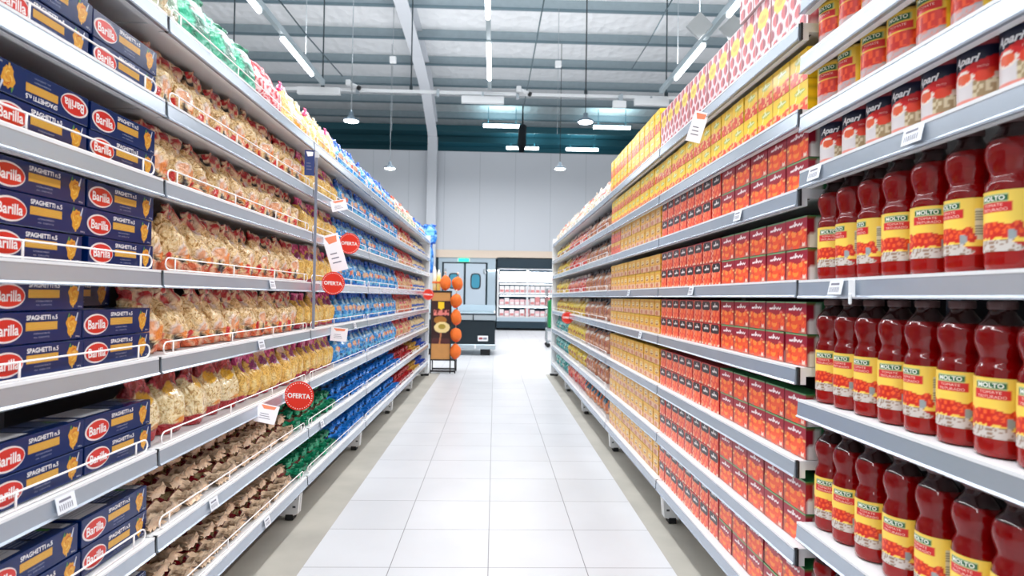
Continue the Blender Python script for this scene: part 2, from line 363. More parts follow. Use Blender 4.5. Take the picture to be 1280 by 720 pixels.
for n_, (x, y) in enumerate(((-2.86, 11.8), (1.70, 11.5), (-2.86, 16.15), (1.67, 15.75))):
    t = empty('pendant_lamp', (x, y, 4.5))
    q = MB(); q.lathe([(.15, -.01), (.155, 0), (.15, .03), (.08, .07), (.05, .1), (.045, .16), (.02, .18)], M_shade, 24, close=False); q.obj('lamp_shade', t)
    q = MB(); q.lathe([(.001, -.03), (.08, -.03), (.135, -.012), (.14, 0), (.001, .01)], M_disc, 24); q.obj('lamp_lens', t)
    q = MB(); q.tube([(0, 0, .17), (0, 0, ZB + .265 - 4.5)], .008, M_black if n_ % 2 else M_steel, 6); q.obj('cord', t)
    tag(t, ['round high bay lamp glowing above the blue bags', 'round high bay lamp glowing in front of the far tubes', 'round pendant lamp against the white wall, left of the column', 'round pendant lamp against the white wall above the aisle end'][n_], 'pendant lamp', 'pendant lamps')
    L_ = bpy.data.lights.new('pendant_light', 'SPOT'); L_.energy = 120; L_.spot_size = 2.4; L_.shadow_soft_size = .14; lo = bpy.data.objects.new('pendant_light', L_); COL.objects.link(lo); lo.location = (x, y, 4.44)
for n_, (x, y, z) in enumerate(((.17, 21.3, 7.18), (4.1, 21.3, 7.22), (1.05, 24.5, 7.2), (3.5, 24.5, 7.2))):
    t = empty('far_tube_light', (x, y, z)); q = MB(); q.tube([(-.66, 0, 0), (.66, 0, 0)], .06, M_tube, 10); q.obj('tube', t)
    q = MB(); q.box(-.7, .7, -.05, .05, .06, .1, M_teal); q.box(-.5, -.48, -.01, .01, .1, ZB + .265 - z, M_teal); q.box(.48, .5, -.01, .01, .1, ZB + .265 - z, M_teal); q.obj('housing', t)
    tag(t, ['bright crosswise tube beyond the end wall, left of the black bundle', 'bright crosswise tube beyond the end wall, at right of the pendant', 'low tube just above the wall edge by the black bundle', 'low tube just above the wall edge at right'][n_], 'tube light', 'tubes beyond the wall')
    area('far_tube_glow', (x, y, z + .12), 1.3, .1, 14, False, (.55, .92, 1.0))
q = MB(); q.tube([(.86, 20.4, 7.7), (.87, 20.4, 7.05), (.87, 20.4, 6.95), (.84, 20.4, 6.3), (.86, 20.4, 5.4)], [.02, .03, .13, .15, .12], mat('black_sleeve', (14, 26, 34), .8), 12)
tag(q.obj('cable_bundle'), 'thick black hanging cable bundle behind the end wall top', 'cable bundle')
M_cable = mat('grey_cable', (70, 90, 98), .6)
for n_, (a, b_) in enumerate((((.65, 8.2, 5.4), (.84, 20.2, 7.3)), ((2.47, 8.1, 5.4), (3.6, 16, 7.3)), ((-3.25, 8.0, 5.4), (-3.1, 12.0, 5.45)))):
    q = MB(); A = Vector(a); B = Vector(b_); mid = (A + B) / 2 - Vector((0, 0, .05)); q.tube([A, mid, B], .012, M_cable, 6)
    tag(q.obj('slack_cable'), ['thin cable running to the black bundle', 'thin slanting cable right of the aisle centre', 'thin cable beside the left light track'][n_], 'cable', 'roof cables')

# ------------------------------------------------------------------ shelving
XL, XR = .909, .82
YL0, PL, YR0, PR = 1.655, 1.329, 1.59, 1.374
Z = [.185, .418, .652, .902, 1.137, 1.384, 1.60, 1.835]      # shelf edge centres
ZN = [.18, .493, .818, 1.135, 1.428, 1.58, 1.738, 1.90]       # nearest rack on the right side
TOP = .02
DEP = .42
def shelf_objs(root, y0, y1, zc, guard, side, lev):
    """one shelf: deck, price rail, wire guard. local: x = depth from the front edge (into the rack), y along"""
    s = side
    q = MB(); q.box(*sorted((s * .004, s * DEP)), y0 + .003, y1 - .003, zc - .004, zc + TOP, M_deck)
    q.box(*sorted((s * .004, s * .02)), y0 + .003, y1 - .003, zc - .026, zc - .004, M_deck)
    if zc > 1.0:
        n = int((y1 - y0) / .05)
        for i in range(n): q.box(*sorted((s * .026, s * .036)), y0 + .02 + i * .05, y0 + .035 + i * .05, zc - .0055, zc - .004, M_hole)
    sh = q.obj('shelf', root)
    q = MB(); q.box(*sorted((-s * .003, s * .003)), y0, y0 + .009, zc - .026, zc + TOP, M_black); a, b_ = y0 + .009, y1 - .003
    pr = [(-.002, TOP + .001), (-.006, TOP - .003), (-.006, .012), (-.008, -.020), (-.012, -.024), (-.009, -.027), (.004, -.025), (.004, TOP + .001)]
    vs = [(s * x, a, zc + z) for x, z in pr] + [(s * x, b_, zc + z) for x, z in pr]; n = len(pr)
    q.add(vs, [(i, (i + 1) % n, n + (i + 1) % n, n + i) for i in range(n)] + [list(range(n)), list(range(n, 2 * n))[::-1]], M_rail)
    q.box(*sorted((-s * .0065, s * .006)), a, b_, zc + TOP - .005, zc + TOP + .0015, M_white)
    q.obj('price_rail', sh)
    if guard:
        q = MB(); z0, z1 = zc + TOP + .005, zc + TOP + .038; x = s * .004; ya, yb = y0 + .035, y1 - .03; rr = .0022
        arc = lambda yc, sg: [(x, yc + sg * .018 * math.sin(t), (z0 + z1) / 2 - (z1 - z0) / 2 * math.cos(t)) for t in [PI * i / 8 for i in range(9)]]
        loop = arc(yb - .018, 1) + arc(ya + .018, -1)[::-1]
        q.tube(loop + [loop[0]], rr, M_wire, 6)
        for i in range(4):
            yy = ya + .05 + (yb - ya - .1) * i / 3; q.tube([(x, yy, z0 - .006), (x, yy, z1)], rr, M_wire, 6)
        q.obj('wire_guard', sh)
def rack(side, y0, y1, levels, guards, label, idx):
    s = side; X = s * (XL if s < 0 else XR)
    ym = (y0 + y1) / 2; root = empty('shelving_rack', (X, ym, 0)); y0 -= ym; y1 -= ym
    for lev, zc in enumerate(levels): shelf_objs(root, y0, y1, zc, lev in guards, s, lev)
    levs0 = levels[0]
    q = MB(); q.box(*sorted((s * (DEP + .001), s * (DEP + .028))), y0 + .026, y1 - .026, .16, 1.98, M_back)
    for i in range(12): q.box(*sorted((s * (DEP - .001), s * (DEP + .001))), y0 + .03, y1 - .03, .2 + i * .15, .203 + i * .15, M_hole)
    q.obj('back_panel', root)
    for yy in (y0 + .013, y1 - .013):
        q = MB(); q.box(*sorted((s * (DEP + .001), s * (DEP + .03))), yy - .012, yy + .012, 0, 1.98, M_rail); q.obj('upright', root)
        q = MB(); vs = [(s * .03, yy - .011, .03), (s * .02, yy - .011, .158 + (levs0 - .185)), (s * DEP, yy - .011, .158 + (levs0 - .185)), (s * DEP, yy - .011, .03), (s * .06, yy - .011, .02)]
        n = 5; vs += [(x, y + .022, z) for x, y, z in vs]
        q.add(vs, [list(range(5)), list(range(5, 10))[::-1]] + [(i, (i + 1) % 5, 5 + (i + 1) % 5, 5 + i) for i in range(5)], M_white)
        for zz in (.06, .1, .13): q.box(*sorted((s * .04, s * .055)), yy - .0115, yy + .0115, zz, zz + .01, M_hole)
        q.box(*sorted((s * .05, s * .09)), yy - .0125, yy + .0125, 0, .03, M_black, bev=.003)
        q.obj('base_foot', root)
    q = MB(); q.box(*sorted((s * .14, s * .15)), y0 + .026, y1 - .026, .002, .14, M_back); q.obj('base_panel', root)  # added dark sheet standing in for the shade under the open base
    tag(root, label, 'shelving', 'shelving racks')
    return root
for i in range(6):
    y0 = YL0 + (i - 1) * PL
    rack(-1, y0 + .001, y0 + PL - .001, Z, range(8), ['white shelving rack full of blue boxes on the left side', 'white shelving rack of noodle nest bags, second along the left side', 'white shelving rack of yellow and blue bags, third along the left side',
         'white shelving rack of blue bags, fourth along the left side', 'white shelving rack of blue and red bags, fifth along the left side', 'farthest white shelving rack on the left side, beside the cardboard stand'][i], i)
    y0 = YR0 + (i - 1) * PR
    rack(1, y0 + .001, y0 + PR - .001, ZN if i == 0 else Z, range(0) if i < 3 else range(8), ['white shelving rack of glass bottles and cans on the right side', 'white shelving rack of red cartons, second along the right side', 'white shelving rack of yellow cartons, third along the right side',
         'white shelving rack of brown pasta bags, fourth along the right side', 'white shelving rack of red bags, fifth along the right side', 'farthest white shelving rack on the right side'][i], i)
for s, y in ((-1, YL0 + 5 * PL + .022), (1, YR0 + 5 * PR + .022)):
    X = XL if s < 0 else XR
    q = MB(); q.box(*sorted((s * (X - .01), s * (X + .05))), y - .018, y + .018, .02, 1.93, M_white, bev=.004); q.box(*sorted((s * (X + .05), s * (X + .45))), y - .01, y + .01, .05, 1.9, M_white)
    q.box(*sorted((s * (X - .02), s * (X + .08))), y - .02, y + .03, 0, .03, M_black)
    tag(q.obj('end_panel'), 'white upright end panel closing the %s shelving run' % ('left' if s < 0 else 'right'), 'end panel')

# ------------------------------------------------------------------ products: builders
NV, WH, RD = (14, 40, 98), (240, 240, 244), (206, 40, 34)
P_print = painted('glossy_print', .2, .25, spec=.35)
P_card = painted('carton_print', .32, .1)
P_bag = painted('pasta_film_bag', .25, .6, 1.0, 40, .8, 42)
P_foil = painted('crinkled_film', .33, .35, 0, 60, .35, 45)
P_label = painted('paper_label', .45, .1)
P_glass = painted('red_sauce_glass', .07, .1, 0, spec=.45)
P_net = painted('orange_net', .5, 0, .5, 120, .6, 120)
def hsh(*a):
    return (math.sin(a[0] * 127.1 + (a[1] if len(a) > 1 else 0) * 311.7 + (a[2] if len(a) > 2 else 0) * 74.7) * 43758.5453) % 1.0
def front_grid(mb, w, d, h, nx, nz, paint, mt, wrap_side=None):
    vs = []; cs = []; fs = []
    for j in range(nz + 1):
        for i in range(nx + 1):
            u, v = i / nx, j / nz; vs.append((-w / 2 + u * w, -d / 2, v * h)); cs.append(paint(u, v))
    for j in range(nz):
        for i in range(nx):
            a = j * (nx + 1) + i; fs.append((a, a + 1, a + nx + 2, a + nx + 1))
    mb.add(vs, fs, mt, cs)
def carton(name, w, d, h, paint, top, side, end=None, nx=22, nz=26):
    q = MB(); front_grid(q, w, d, h, nx, nz, paint, P_card)
    a, b_ = w / 2, d / 2
    e = .0
    q.add([(-a, b_, 0), (a, b_, 0), (a, b_, h), (-a, b_, h)], [(1, 0, 3, 2)], P_card, [side] * 4)
    q.add([(-a, -b_, h), (a, -b_, h), (a, b_, h), (-a, b_, h)], [(0, 1, 2, 3)], P_card, [top] * 4)
    q.add([(-a, -b_, 0), (a, -b_, 0), (a, b_, 0), (-a, b_, 0)], [(3, 2, 1, 0)], P_card, [side] * 4)
    for sx in (-1, 1):
        n = 8; vs = []; cs = []; fs = []
        for j in range(n + 1):
            for i in range(n + 1):
                u, v = i / n, j / n; vs.append((sx * a, -b_ + u * d, v * h)); cs.append(end(u if sx > 0 else 1 - u, v) if end else side)
        for j in range(n):
            for i in range(n):
                k = j * (n + 1) + i; fs.append((k, k + 1, k + n + 2, k + n + 1) if sx > 0 else (k, k + n + 1, k + n + 2, k + 1))
        q.add(vs, fs, P_card, cs)
    return proto(q.obj(name, link=False))
def scribble(u, v, u0, u1, vc, amp, th):
    if not u0 < u < u1: return False
    t = (u - u0) / (u1 - u0)
    y = vc + amp * math.sin(t * 26) * .28 + .03 * (t - .5)
    return abs(v - y) < th or (abs(t - .45) < .05 and 0 < v - vc < amp * 2.2)
def p_maroon(u, v):
    if u < .03 or u > .97: return (120, 14, 34)
    if v > .95: return (120, 176, 120)
    if v > .58 + .05 * math.sin(u * 9):
        if scribble(u, v, .18, .78, .76, .06, .035): return (250, 236, 236)
        if (u - .8) ** 2 + (v - .62) ** 2 < .006: return (230, 120, 110)
        return (166, 16, 46) if v > .68 else (176, 26, 42)
    for (cx, cy, rr) in ((.45, .44, .17), (.2, .5, .1), (.72, .46, .16), (.5, .2, .2), (.85, .3, .12), (.2, .2, .12)):
        d = math.hypot(u - cx, (v - cy) * .85)
        if d < rr:
            return (255, 142, 50) if (u - cx + .05) ** 2 + (v - cy - .05) ** 2 < rr * rr * .45 else (246, 84, 34)
    if .04 < v < .2 and .78 < u < .92: return (246, 214, 196)
    if abs(v - .5 - .12 * (u - .5)) < .025: return (240, 190, 110)
    if u < .16: return (206, 96, 66)
    return (224, 56, 30) if v > .08 else (206, 110, 90)
def e_maroon(u, v):
    if v > .9: return (30, 120, 62)
    if .0 < u < .34 and v < .5:
        return (60, 60, 66) if (int(u * 60) % 2 == 0 and .16 < v < .42) else (232, 226, 222)
    if u < .3: return (150, 18, 40)
    return (206, 204, 198) if u < .6 else (24, 104, 56)
def p_black(u, v):
    if u < .03 or u > .97: return (180, 30, 24)
    hx = abs(u - .5) / .44; 
    if v > .56 and v < .94 and hx < 1 - max(0, abs(v - .75) - .1) * 2.4:
        if scribble(u, v, .25, .76, .74, .06, .04): return (236, 232, 228)
        return (42, 28, 34)
    if v > .93: return (198, 46, 40)
    for (cx, cy, rr) in ((.42, .38, .2), (.78, .36, .15), (.3, .12, .15), (.66, .12, .14)):
        if math.hypot(u - cx, (v - cy) * .85) < rr: return (255, 122, 58) if (u - cx + .04) ** 2 + (v - cy - .04) ** 2 < rr * rr * .5 else (242, 66, 34)
    if v < .08: return (244, 206, 176)
    return (232, 70, 40) if hsh(int(u * 9), int(v * 9)) > .35 else (250, 176, 140)
def p_yb(u, v):
    if u < .03 or u > .97: return (196, 130, 20)
    if v > .9: return (240, 188, 40)
    if math.hypot((u - .5) / .36, (v - .62) / .2) < 1:
        if scribble(u, v, .25, .75, .62, .06, .03): return (250, 230, 180)
        return (176, 92, 60) if math.hypot((u - .5) / .26, (v - .6) / .12) < 1 else (242, 206, 110)
    if v < .34:
        return (206, 120, 84) if math.hypot((u - .42) / .26, (v - .18) / .13) < 1 else ((232, 186, 150) if v > .07 else (214, 150, 60))
    return (238, 172, 52)
def p_ry(u, v):
    c = p_yb(u, v); return (c[0], int(c[1] * .55), int(c[2] * .6)) if v < .75 else c
def p_ytall(u, v):
    if u < .025 or u > .975: return (206, 160, 20)
    lim = .44 + .06 * math.sin(u * 7 + 1)
    if v < lim:
        if hsh(int(u * 8), int(v * 14), 3) > .72: return (250, 190, 120)
        return (232, 62, 30) if hsh(int(u * 7), int(v * 9)) > .3 else (248, 110, 44)
    if math.hypot((u - .55) / .3, (v - .72) / .11) < 1:
        return (228, 236, 200) if scribble(u, v, .3, .8, .72, .04, .025) else (196, 190, 60)
    if abs(u - .3 - (v - .4) * .4) < .03: return (252, 236, 150)
    return (250, 206, 30)
def p_patt(u, v):
    if u < .02 or u > .98: return (196, 150, 150)
    if math.hypot((u - .5) / .36, (v - .72) / .15) < 1:
        return (206, 170, 50) if math.hypot((u - .5) / .22, (v - .72) / .05) < 1 else (236, 206, 70)
    row = int(v * 5); uu = (u * 2 + (.5 if row % 2 else 0)) % 1; vv = (v * 5) % 1
    if math.hypot((uu - .5) / .36, (vv - .5) / .47) < 1:
        return (200, 84, 92) if uu < .55 else (150, 56, 72)
    return (234, 208, 212)
def e_plain(c):
    return lambda u, v: tuple(int(x * (.82 if (int(v * 8) % 3 == 0) else 1)) for x in c)

# spaghetti box -----------------------------------------------------
def spaghetti_box():
    w, d, h = .262, .105, .0655; yf = -d / 2
    q = MB()
    def navy(u, v): return (16, 46, 110) if v > .3 else (12, 36, 92)
    q.box(-w / 2, w / 2, -d / 2, d / 2, 0, h - .0005, P_print, bev=.0016, col=(0, 32, 92))
    box = q.obj('spaghetti_box', link=False); kids = []
    def F(u, v): return (-w / 2 + u * w, v * h)
    def ell(mb, cx, cz, rx, rz, dy, mt, c, n=36):
        mb.poly([(cx + rx * math.cos(2 * PI * k / n), yf - dy, cz + rz * math.sin(2 * PI * k / n)) for k in range(n)], mt, c)
    def rect(mb, u0, u1, v0, v1, dy, c):
        (xa, za), (xb, zb) = F(u0, v0), F(u1, v1); mb.poly([(xa, yf - dy, za), (xb, yf - dy, za), (xb, yf - dy, zb), (xa, yf - dy, zb)], P_print, c)
    def txt(mb, t, u, v, uw, dy, c, hh=None, bold=.0, shear=0):
        ps, fs = text_geo(t, w=uw * w, h=hh * h if hh else None, bold=bold, shear=shear); cx, cz = F(u, v)
        mb.add([(cx + x, yf - dy, cz + y) for x, y in ps], fs, P_print, [c] * len(ps))
    q = MB(); cx, cz = F(.175, .46)
    ell(q, cx - .001, cz, .043, .0245, .0003, P_print, (238, 228, 226)); ell(q, cx + .0006, cz, .0395, .021, .0005, P_print, (212, 44, 34))
    txt(q, 'Barilla', .178, .46, .235, .0007, (250, 246, 244), .33, bold=.02); kids.append(q.obj('brand_badge', link=False))
    q = MB(); rect(q, .365, .70, .40, .66, .0003, (226, 172, 66))
    for k in range(11): rect(q, .368, .697, .41 + k * .022, .421 + k * .022, .0005, (246, 204, 104) if k % 2 else (206, 146, 50))
    kids.append(q.obj('pasta_window', link=False))
    q = MB(); txt(q, 'SPAGHETTI n.5', .535, .80, .33, .0003, (250, 250, 252), .15, bold=.02)
    txt(q, 'CUCINA 8 MINUTI', .53, .30, .17, .0003, (170, 180, 205), .045); txt(q, 'AL DENTE', .53, .18, .17, .0003, (150, 162, 196), .04); txt(q, '500 g', .945, .1, .05, .0003, (220, 224, 236), .06)
    kids.append(q.obj('lettering', link=False))
    # fork with wound pasta
    vs = []; q = MB(); cx, cz = F(.865, .5)
    rnd = random.Random(4)
    q.poly([(cx + .0155 * (1 + .16 * math.sin(3.1 * t) + .07 * math.sin(7 * t)) * math.cos(t), yf - .0003, cz - .001 + .0235 * (1 + .1 * math.sin(2 * t + 1) + .08 * math.sin(9 * t)) * math.sin(t)) for t in [2 * PI * k / 40 for k in range(40)]], P_print, (226, 160, 52))
    for k in range(16):
        a = rnd.uniform(0, 6.28); r0 = rnd.uniform(.002, .011); x0, z0 = cx + r0 * math.cos(a), cz + 1.4 * r0 * math.sin(a); r1 = rnd.uniform(.004, .008); c = rnd.choice([(250, 214, 110), (214, 120, 36), (238, 186, 80), (196, 80, 30)])
        arc = [(x0 + r1 * math.cos(t), z0 + r1 * 1.2 * math.sin(t)) for t in [a + i * .35 for i in range(7)]]
        for (xa, za), (xb, zb) in zip(arc, arc[1:]):
            dx, dz = xb - xa, zb - za; L = math.hypot(dx, dz) or 1; nx, nz = -dz / L * .0008, dx / L * .0008
            q.poly([(xa - nx, yf - .0005 - k * 1e-5, za - nz), (xb - nx, yf - .0005 - k * 1e-5, zb - nz), (xb + nx, yf - .0005 - k * 1e-5, zb + nz), (xa + nx, yf - .0005 - k * 1e-5, za + nz)], P_print, c)
    q.poly([(cx + .011, yf - .0007, cz + .010), (cx + .016, yf - .0007, cz + .008), (cx + .021, yf - .0007, cz + .027), (cx + .019, yf - .0007, cz + .028)], P_print, (206, 212, 226))
    q.poly([(cx - .013, yf - .0007, cz + .016), (cx - .006, yf - .0007, cz + .02), (cx - .008, yf - .0007, cz + .028)], P_print, (86, 150, 70))
    q.poly([(cx - .003, yf - .0007, cz - .028), (cx + .0, yf - .0007, cz - .028), (cx + .001, yf - .0007, cz - .018), (cx - .003, yf - .0007, cz - .018)], P_print, (240, 190, 80))
    kids.append(q.obj('fork_picture', link=False))
    # top panel print
    q = MB(); zt = h + .0001
    def tp(u0, u1, v0, v1, c, dz=0): q.poly([(-w / 2 + u0 * w, -d / 2 + v0 * d, zt + dz), (-w / 2 + u1 * w, -d / 2 + v0 * d, zt + dz), (-w / 2 + u1 * w, -d / 2 + v1 * d, zt + dz), (-w / 2 + u0 * w, -d / 2 + v1 * d, zt + dz)], P_print, c)
    tp(.03, .43, .12, .92, (244, 244, 246)); tp(.45, .60, .25, .92, (74, 92, 134)); tp(.63, .84, .25, .92, (66, 84, 128)); tp(.87, .97, .1, .95, (232, 232, 236))
    for k in range(9): tp(.88 + k * .0098, .884 + k * .0098, .2, .85, (70, 74, 84), .0002)
    for k in range(6): tp(.05, .41, .3 + k * .1, .32 + k * .1, (176, 180, 190), .0002); tp(.46, .59, .3 + k * .1, .33 + k * .1, (150, 162, 190), .0002); tp(.64, .83, .3 + k * .1, .33 + k * .1, (140, 152, 184), .0002)
    tp(.80, .85, .3, .6, (70, 140, 70), .0003)
    kids.append(q.obj('top_panel_print', link=False))
    return proto(box, kids)

# bottle ------------------------------------------------------------
def wrap_text(mb, t, r, ang, z, w, h, mt, c, bold=0, shear=0, dr=.0006):
    ps, fs = text_geo(t, w=w, h=h, bold=bold, shear=shear)
    mb.add([((r + dr) * math.sin(ang + x / r), -(r + dr) * math.cos(ang + x / r), z + y) for x, y in ps], fs, mt, [c] * len(ps))
def cyl_print(mb, r, z0, z1, t0, t1, nt_, nz, paint, mt, dr=.0):
    vs = []; cs = []; fs = []
    for j in range(nz + 1):
        for i in range(nt_ + 1):
            u, v = i / nt_, j / nz; t = t0 + (t1 - t0) * u; rr = r(z0 + (z1 - z0) * v) if callable(r) else r
            vs.append(((rr + dr) * math.sin(t), -(rr + dr) * math.cos(t), z0 + (z1 - z0) * v)); cs.append(paint(t, v))
    for j in range(nz):
        for i in range(nt_):
            a = j * (nt_ + 1) + i; fs.append((a, a + 1, a + nt_ + 2, a + nt_ + 1))
    mb.add(vs, fs, mt, cs, smooth=True)
def molto_paint(t, v, bottle=True):
    # t radians around, 0 = front
    if abs(t) > 1.75: return (244, 200, 30) if bottle else ((236, 190, 40) if v > .3 else (220, 60, 40))
    if -.62 < t < .62 and .80 < v < .95: return (34, 104, 66) if (-.58 < t < .58 and .82 < v < .93) else (190, 206, 150)
    if -.66 < t < .72 and .64 < v < .80: return (214, 34, 38)
    if v < .20 and abs(t) < .95 + .2 * math.sin(v * 30):
        return (206, 200, 194) if hsh(int(t * 14), int(v * 30)) > .25 else (150, 120, 100)
    if (t - .72) ** 2 + ((v - .27) * 1.6) ** 2 < .022: return (150, 160, 164)
    if v < .5:
        for k in range(17):
            cx = -1.05 + (k % 9) * .26 + (.13 if k > 8 else 0); cy = (.24 if k < 9 else .36) + .09 * hsh(k, 2)
            dd = math.hypot(t - cx, (v - cy) * 1.9)
            if dd < .17: return (240, 96, 40) if math.hypot(t - cx + .04, (v - cy - .03) * 1.9) < .08 else (206, 38, 22)
        if v < .14: return (188, 30, 20)
    if t > 1.15 and .25 < v < .8: return (216, 210, 190) if (int(v * 60) % 3) else (120, 120, 110)
    return (248, 212, 88)
BP = [(.001, 0), (.033, 0), (.0375, .003), (.039, .012), (.039, .04), (.0385, .146), (.0372, .158), (.0322, .170), (.0315, .177), (.0345, .188), (.0385, .204), (.0392, .214), (.038, .226), (.033, .238), (.026, .248), (.0205, .256), (.0185, .262), (.018, .27)]
def bottle():
    q = MB()
    prof = []
    for i in range(len(BP) - 1):
        for k in range(3 if i > 4 else 1):
            f_ = k / (3 if i > 4 else 1); prof.append((BP[i][0] * (1 - f_) + BP[i + 1][0] * f_, BP[i][1] * (1 - f_) + BP[i + 1][1] * f_))
    prof.append(BP[-1])
    def c(r, z):
        if z > .234: return (44, 14, 14)
        return (124, 2, 4) if z > .05 else (150, 14, 10)
    q.lathe(prof, P_glass, 40, cols=c); b = q.obj('passata_bottle', link=False)
    q = MB(); cyl_print(q, .0391, .034, .143, -PI, PI, 90, 44, molto_paint, P_label, .0002)
    wrap_text(q, 'MOLTO', .0391, 0, .1295, .038, .0085, P_label, (244, 246, 236), bold=.03)
    wrap_text(q, 'TOMATE', .0391, 0, .117, .032, .0048, P_label, (250, 214, 200)); wrap_text(q, 'TRITURADO', .0391, .04, .109, .042, .0052, P_label, (250, 214, 200))
    l = q.obj('label', link=False)
    q = MB(); M_cap = mat('dark_red_cap', (92, 66, 66), .35)
    vs = []; q.lathe([(.019, .266), (.0205, .267), (.0205, .279), (.0195, .2815), (.001, .2815)], M_cap, 40, close=True)
    for k in range(40):
        t = 2 * PI * k / 40; q.box(.0202 * math.cos(t) - .0006, .0202 * math.cos(t) + .0006, .0202 * math.sin(t) - .0006, .0202 * math.sin(t) + .0006, .268, .2795, M_cap)
    cp = q.obj('cap', link=False)
    return proto(b, [l, cp])
def can(name, paint, txts, r=.0425, h=.122, lidc=(190, 150, 120)):
    M_tin = mat('tinplate_' + name, lidc, .3, metal=.7); q = MB()
    q.lathe([(.001, .002), (r - .004, .002), (r - .001, 0), (r + .0006, .001), (r + .0006, .004), (r - .0008, .006), (r - .0008, h - .006), (r + .0006, h - .004), (r + .0008, h - .001), (r - .001, h), (r - .003, h - .003), (.001, h - .003)], M_tin, 44)
    b = q.obj(name, link=False); q = MB(); cyl_print(q, r - .0004, .006, h - .006, -PI, PI, 84, 40, paint, P_card)
    for a in txts: wrap_text(q, a[0], r - .0004, a[1], a[2], a[3], a[4], P_card, a[5], bold=a[6], shear=a[7])
    return proto(b, [q.obj('label', link=False)])
def can_molto(t, v):
    if abs(t) > .85: return (240, 194, 52) if v > .12 else (214, 180, 120)
    if abs(t) < 1.1 and v < .3: return (196, 176, 180) if hsh(int(t * 12), int(v * 30)) > .3 else (226, 150, 140)
    if abs(t) < 1.0 and .3 < v < .62: return (236, 84, 40) if hsh(int(t * 7), int(v * 9), 2) > .45 else (206, 40, 26)
    if 1.0 < abs(t) < 1.1 and v < .8: return (240, 230, 226)
    c = molto_paint(t, v, False); return (244, 206, 80) if c[1] > 180 and c[2] < 100 else c
def can_navy(t, v):
    t -= .28
    s_ = .12 * (t + .2)
    if v > .93: return (176, 70, 80)
    if v > .66 + s_ * .9 or (t < -.9 and v > .6): return (18, 26, 52)
    if v > .50 + s_ * .6 and t > -.2: return (214, 18, 24)
    if math.hypot((t + .42) / .45, (v - .46) / .13) < 1: return (250, 236, 226) if math.hypot((t + .42) / .36, (v - .46) / .09) > 1 else (240, 100, 60)
    if math.hypot((t - .35) / .42, (v - .5) / .14) < 1: return (236, 66, 36)
    if v < .12: return (244, 150, 136) if t < .3 else (230, 70, 40)
    if t > 0 and v < .38: return (176, 150, 110) if hsh(int(t * 9), int(v * 16)) > .4 else (228, 214, 180)
    if t < .1 and v < .46: return (230, 224, 226)
    return (232, 206, 190) if v < .5 else (222, 40, 30)

TALL = {}
# bags --------------------------------------------------------------
def bag(name, w, h, t, paint, seed, mt=None, top=.16, lump=.008, nu=40, nv=32, kid_top=None, neck=.82):
    """upright film bag: filled body, gathered neck, flared top"""
    mt = mt or P_bag; so = Vector((seed * 3.7, seed * 1.3, 0))
    def ring(v):
        if v < 1 - top: 
            q = v / (1 - top); pw = .84 + .16 * math.sin(min(1, q * 1.5 + .15) * PI / 2) - (1.02 - neck) * max(0, q - .62) / .38 ; pt = .72 + .28 * math.sin(PI * min(1, q * .9 + .1)) - .46 * max(0, q - .6) / .4
        else:
            q = (v - (1 - top)) / top; pw = neck - .07 * math.sin(q * PI) + .05 * q; pt = .26 - .17 * q
        return pw, max(pt, .05)
    def build(v0, v1, nm, n0, n1):
        mb = MB(); vs = []; cs = []; fs = []
        for j in range(n0, n1 + 1):
            v = j / nv; pw, pt = ring(v)
            for i in range(nu):
                a = 2 * PI * i / nu; c, s_ = math.sin(a), -math.cos(a)
                x = math.copysign(abs(c) ** .75, c) * w / 2 * pw; y = math.copysign(abs(s_) ** .85, s_) * t / 2 * pt; z = v * h
                p = Vector((x, y, z)); nn = noise.noise_vector((p + so) * 14) * lump * 1.6 + noise.noise_vector((p + so) * 45) * lump * .7
                if v > 1 - top: nn += noise.noise_vector((p * 40 + so)) * lump * .9; z += .014 * noise.noise(Vector((i * .45, seed, 0))) * (v - (1 - top)) / top
                if v < .02: nn.z = abs(nn.z) * .2
                q_ = p + nn; q_.z = max(0.0, z + nn.z)
                q_.x = max(-w / 2, min(w / 2, q_.x)); q_.y = max(-t / 2, min(t / 2, q_.y))
                vs.append(q_); u = c if s_ < 0 else c
                cs.append(paint(u * 1.0, v, s_ < .15))
        R = n1 - n0
        for j in range(R):
            for i in range(nu): fs.append((j * nu + i, j * nu + (i + 1) % nu, (j + 1) * nu + (i + 1) % nu, (j + 1) * nu + i))
        if n0 == 0: fs.append(list(range(nu))[::-1])
        if n1 == nv: fs.append([R * nu + k for k in range(nu)])
        mb.add(vs, fs, mt, cs, smooth=True); return mb.obj(nm, link=False)
    if kid_top:
        cut = int(nv * (1 - top)); b = build(0, 0, name, 0, cut); k = build(0, 0, kid_top, cut, nv); TALL[b.name] = max(c[2] for c in k.bound_box); return proto(b, [k])
    b = build(0, 0, name, 0, nv); TALL[b.name] = max(c[2] for c in b.bound_box); return proto(b)
def circ(u, v, cx, cy, rx, ry): return ((u - cx) / rx) ** 2 + ((v - cy) / ry) ** 2 < 1
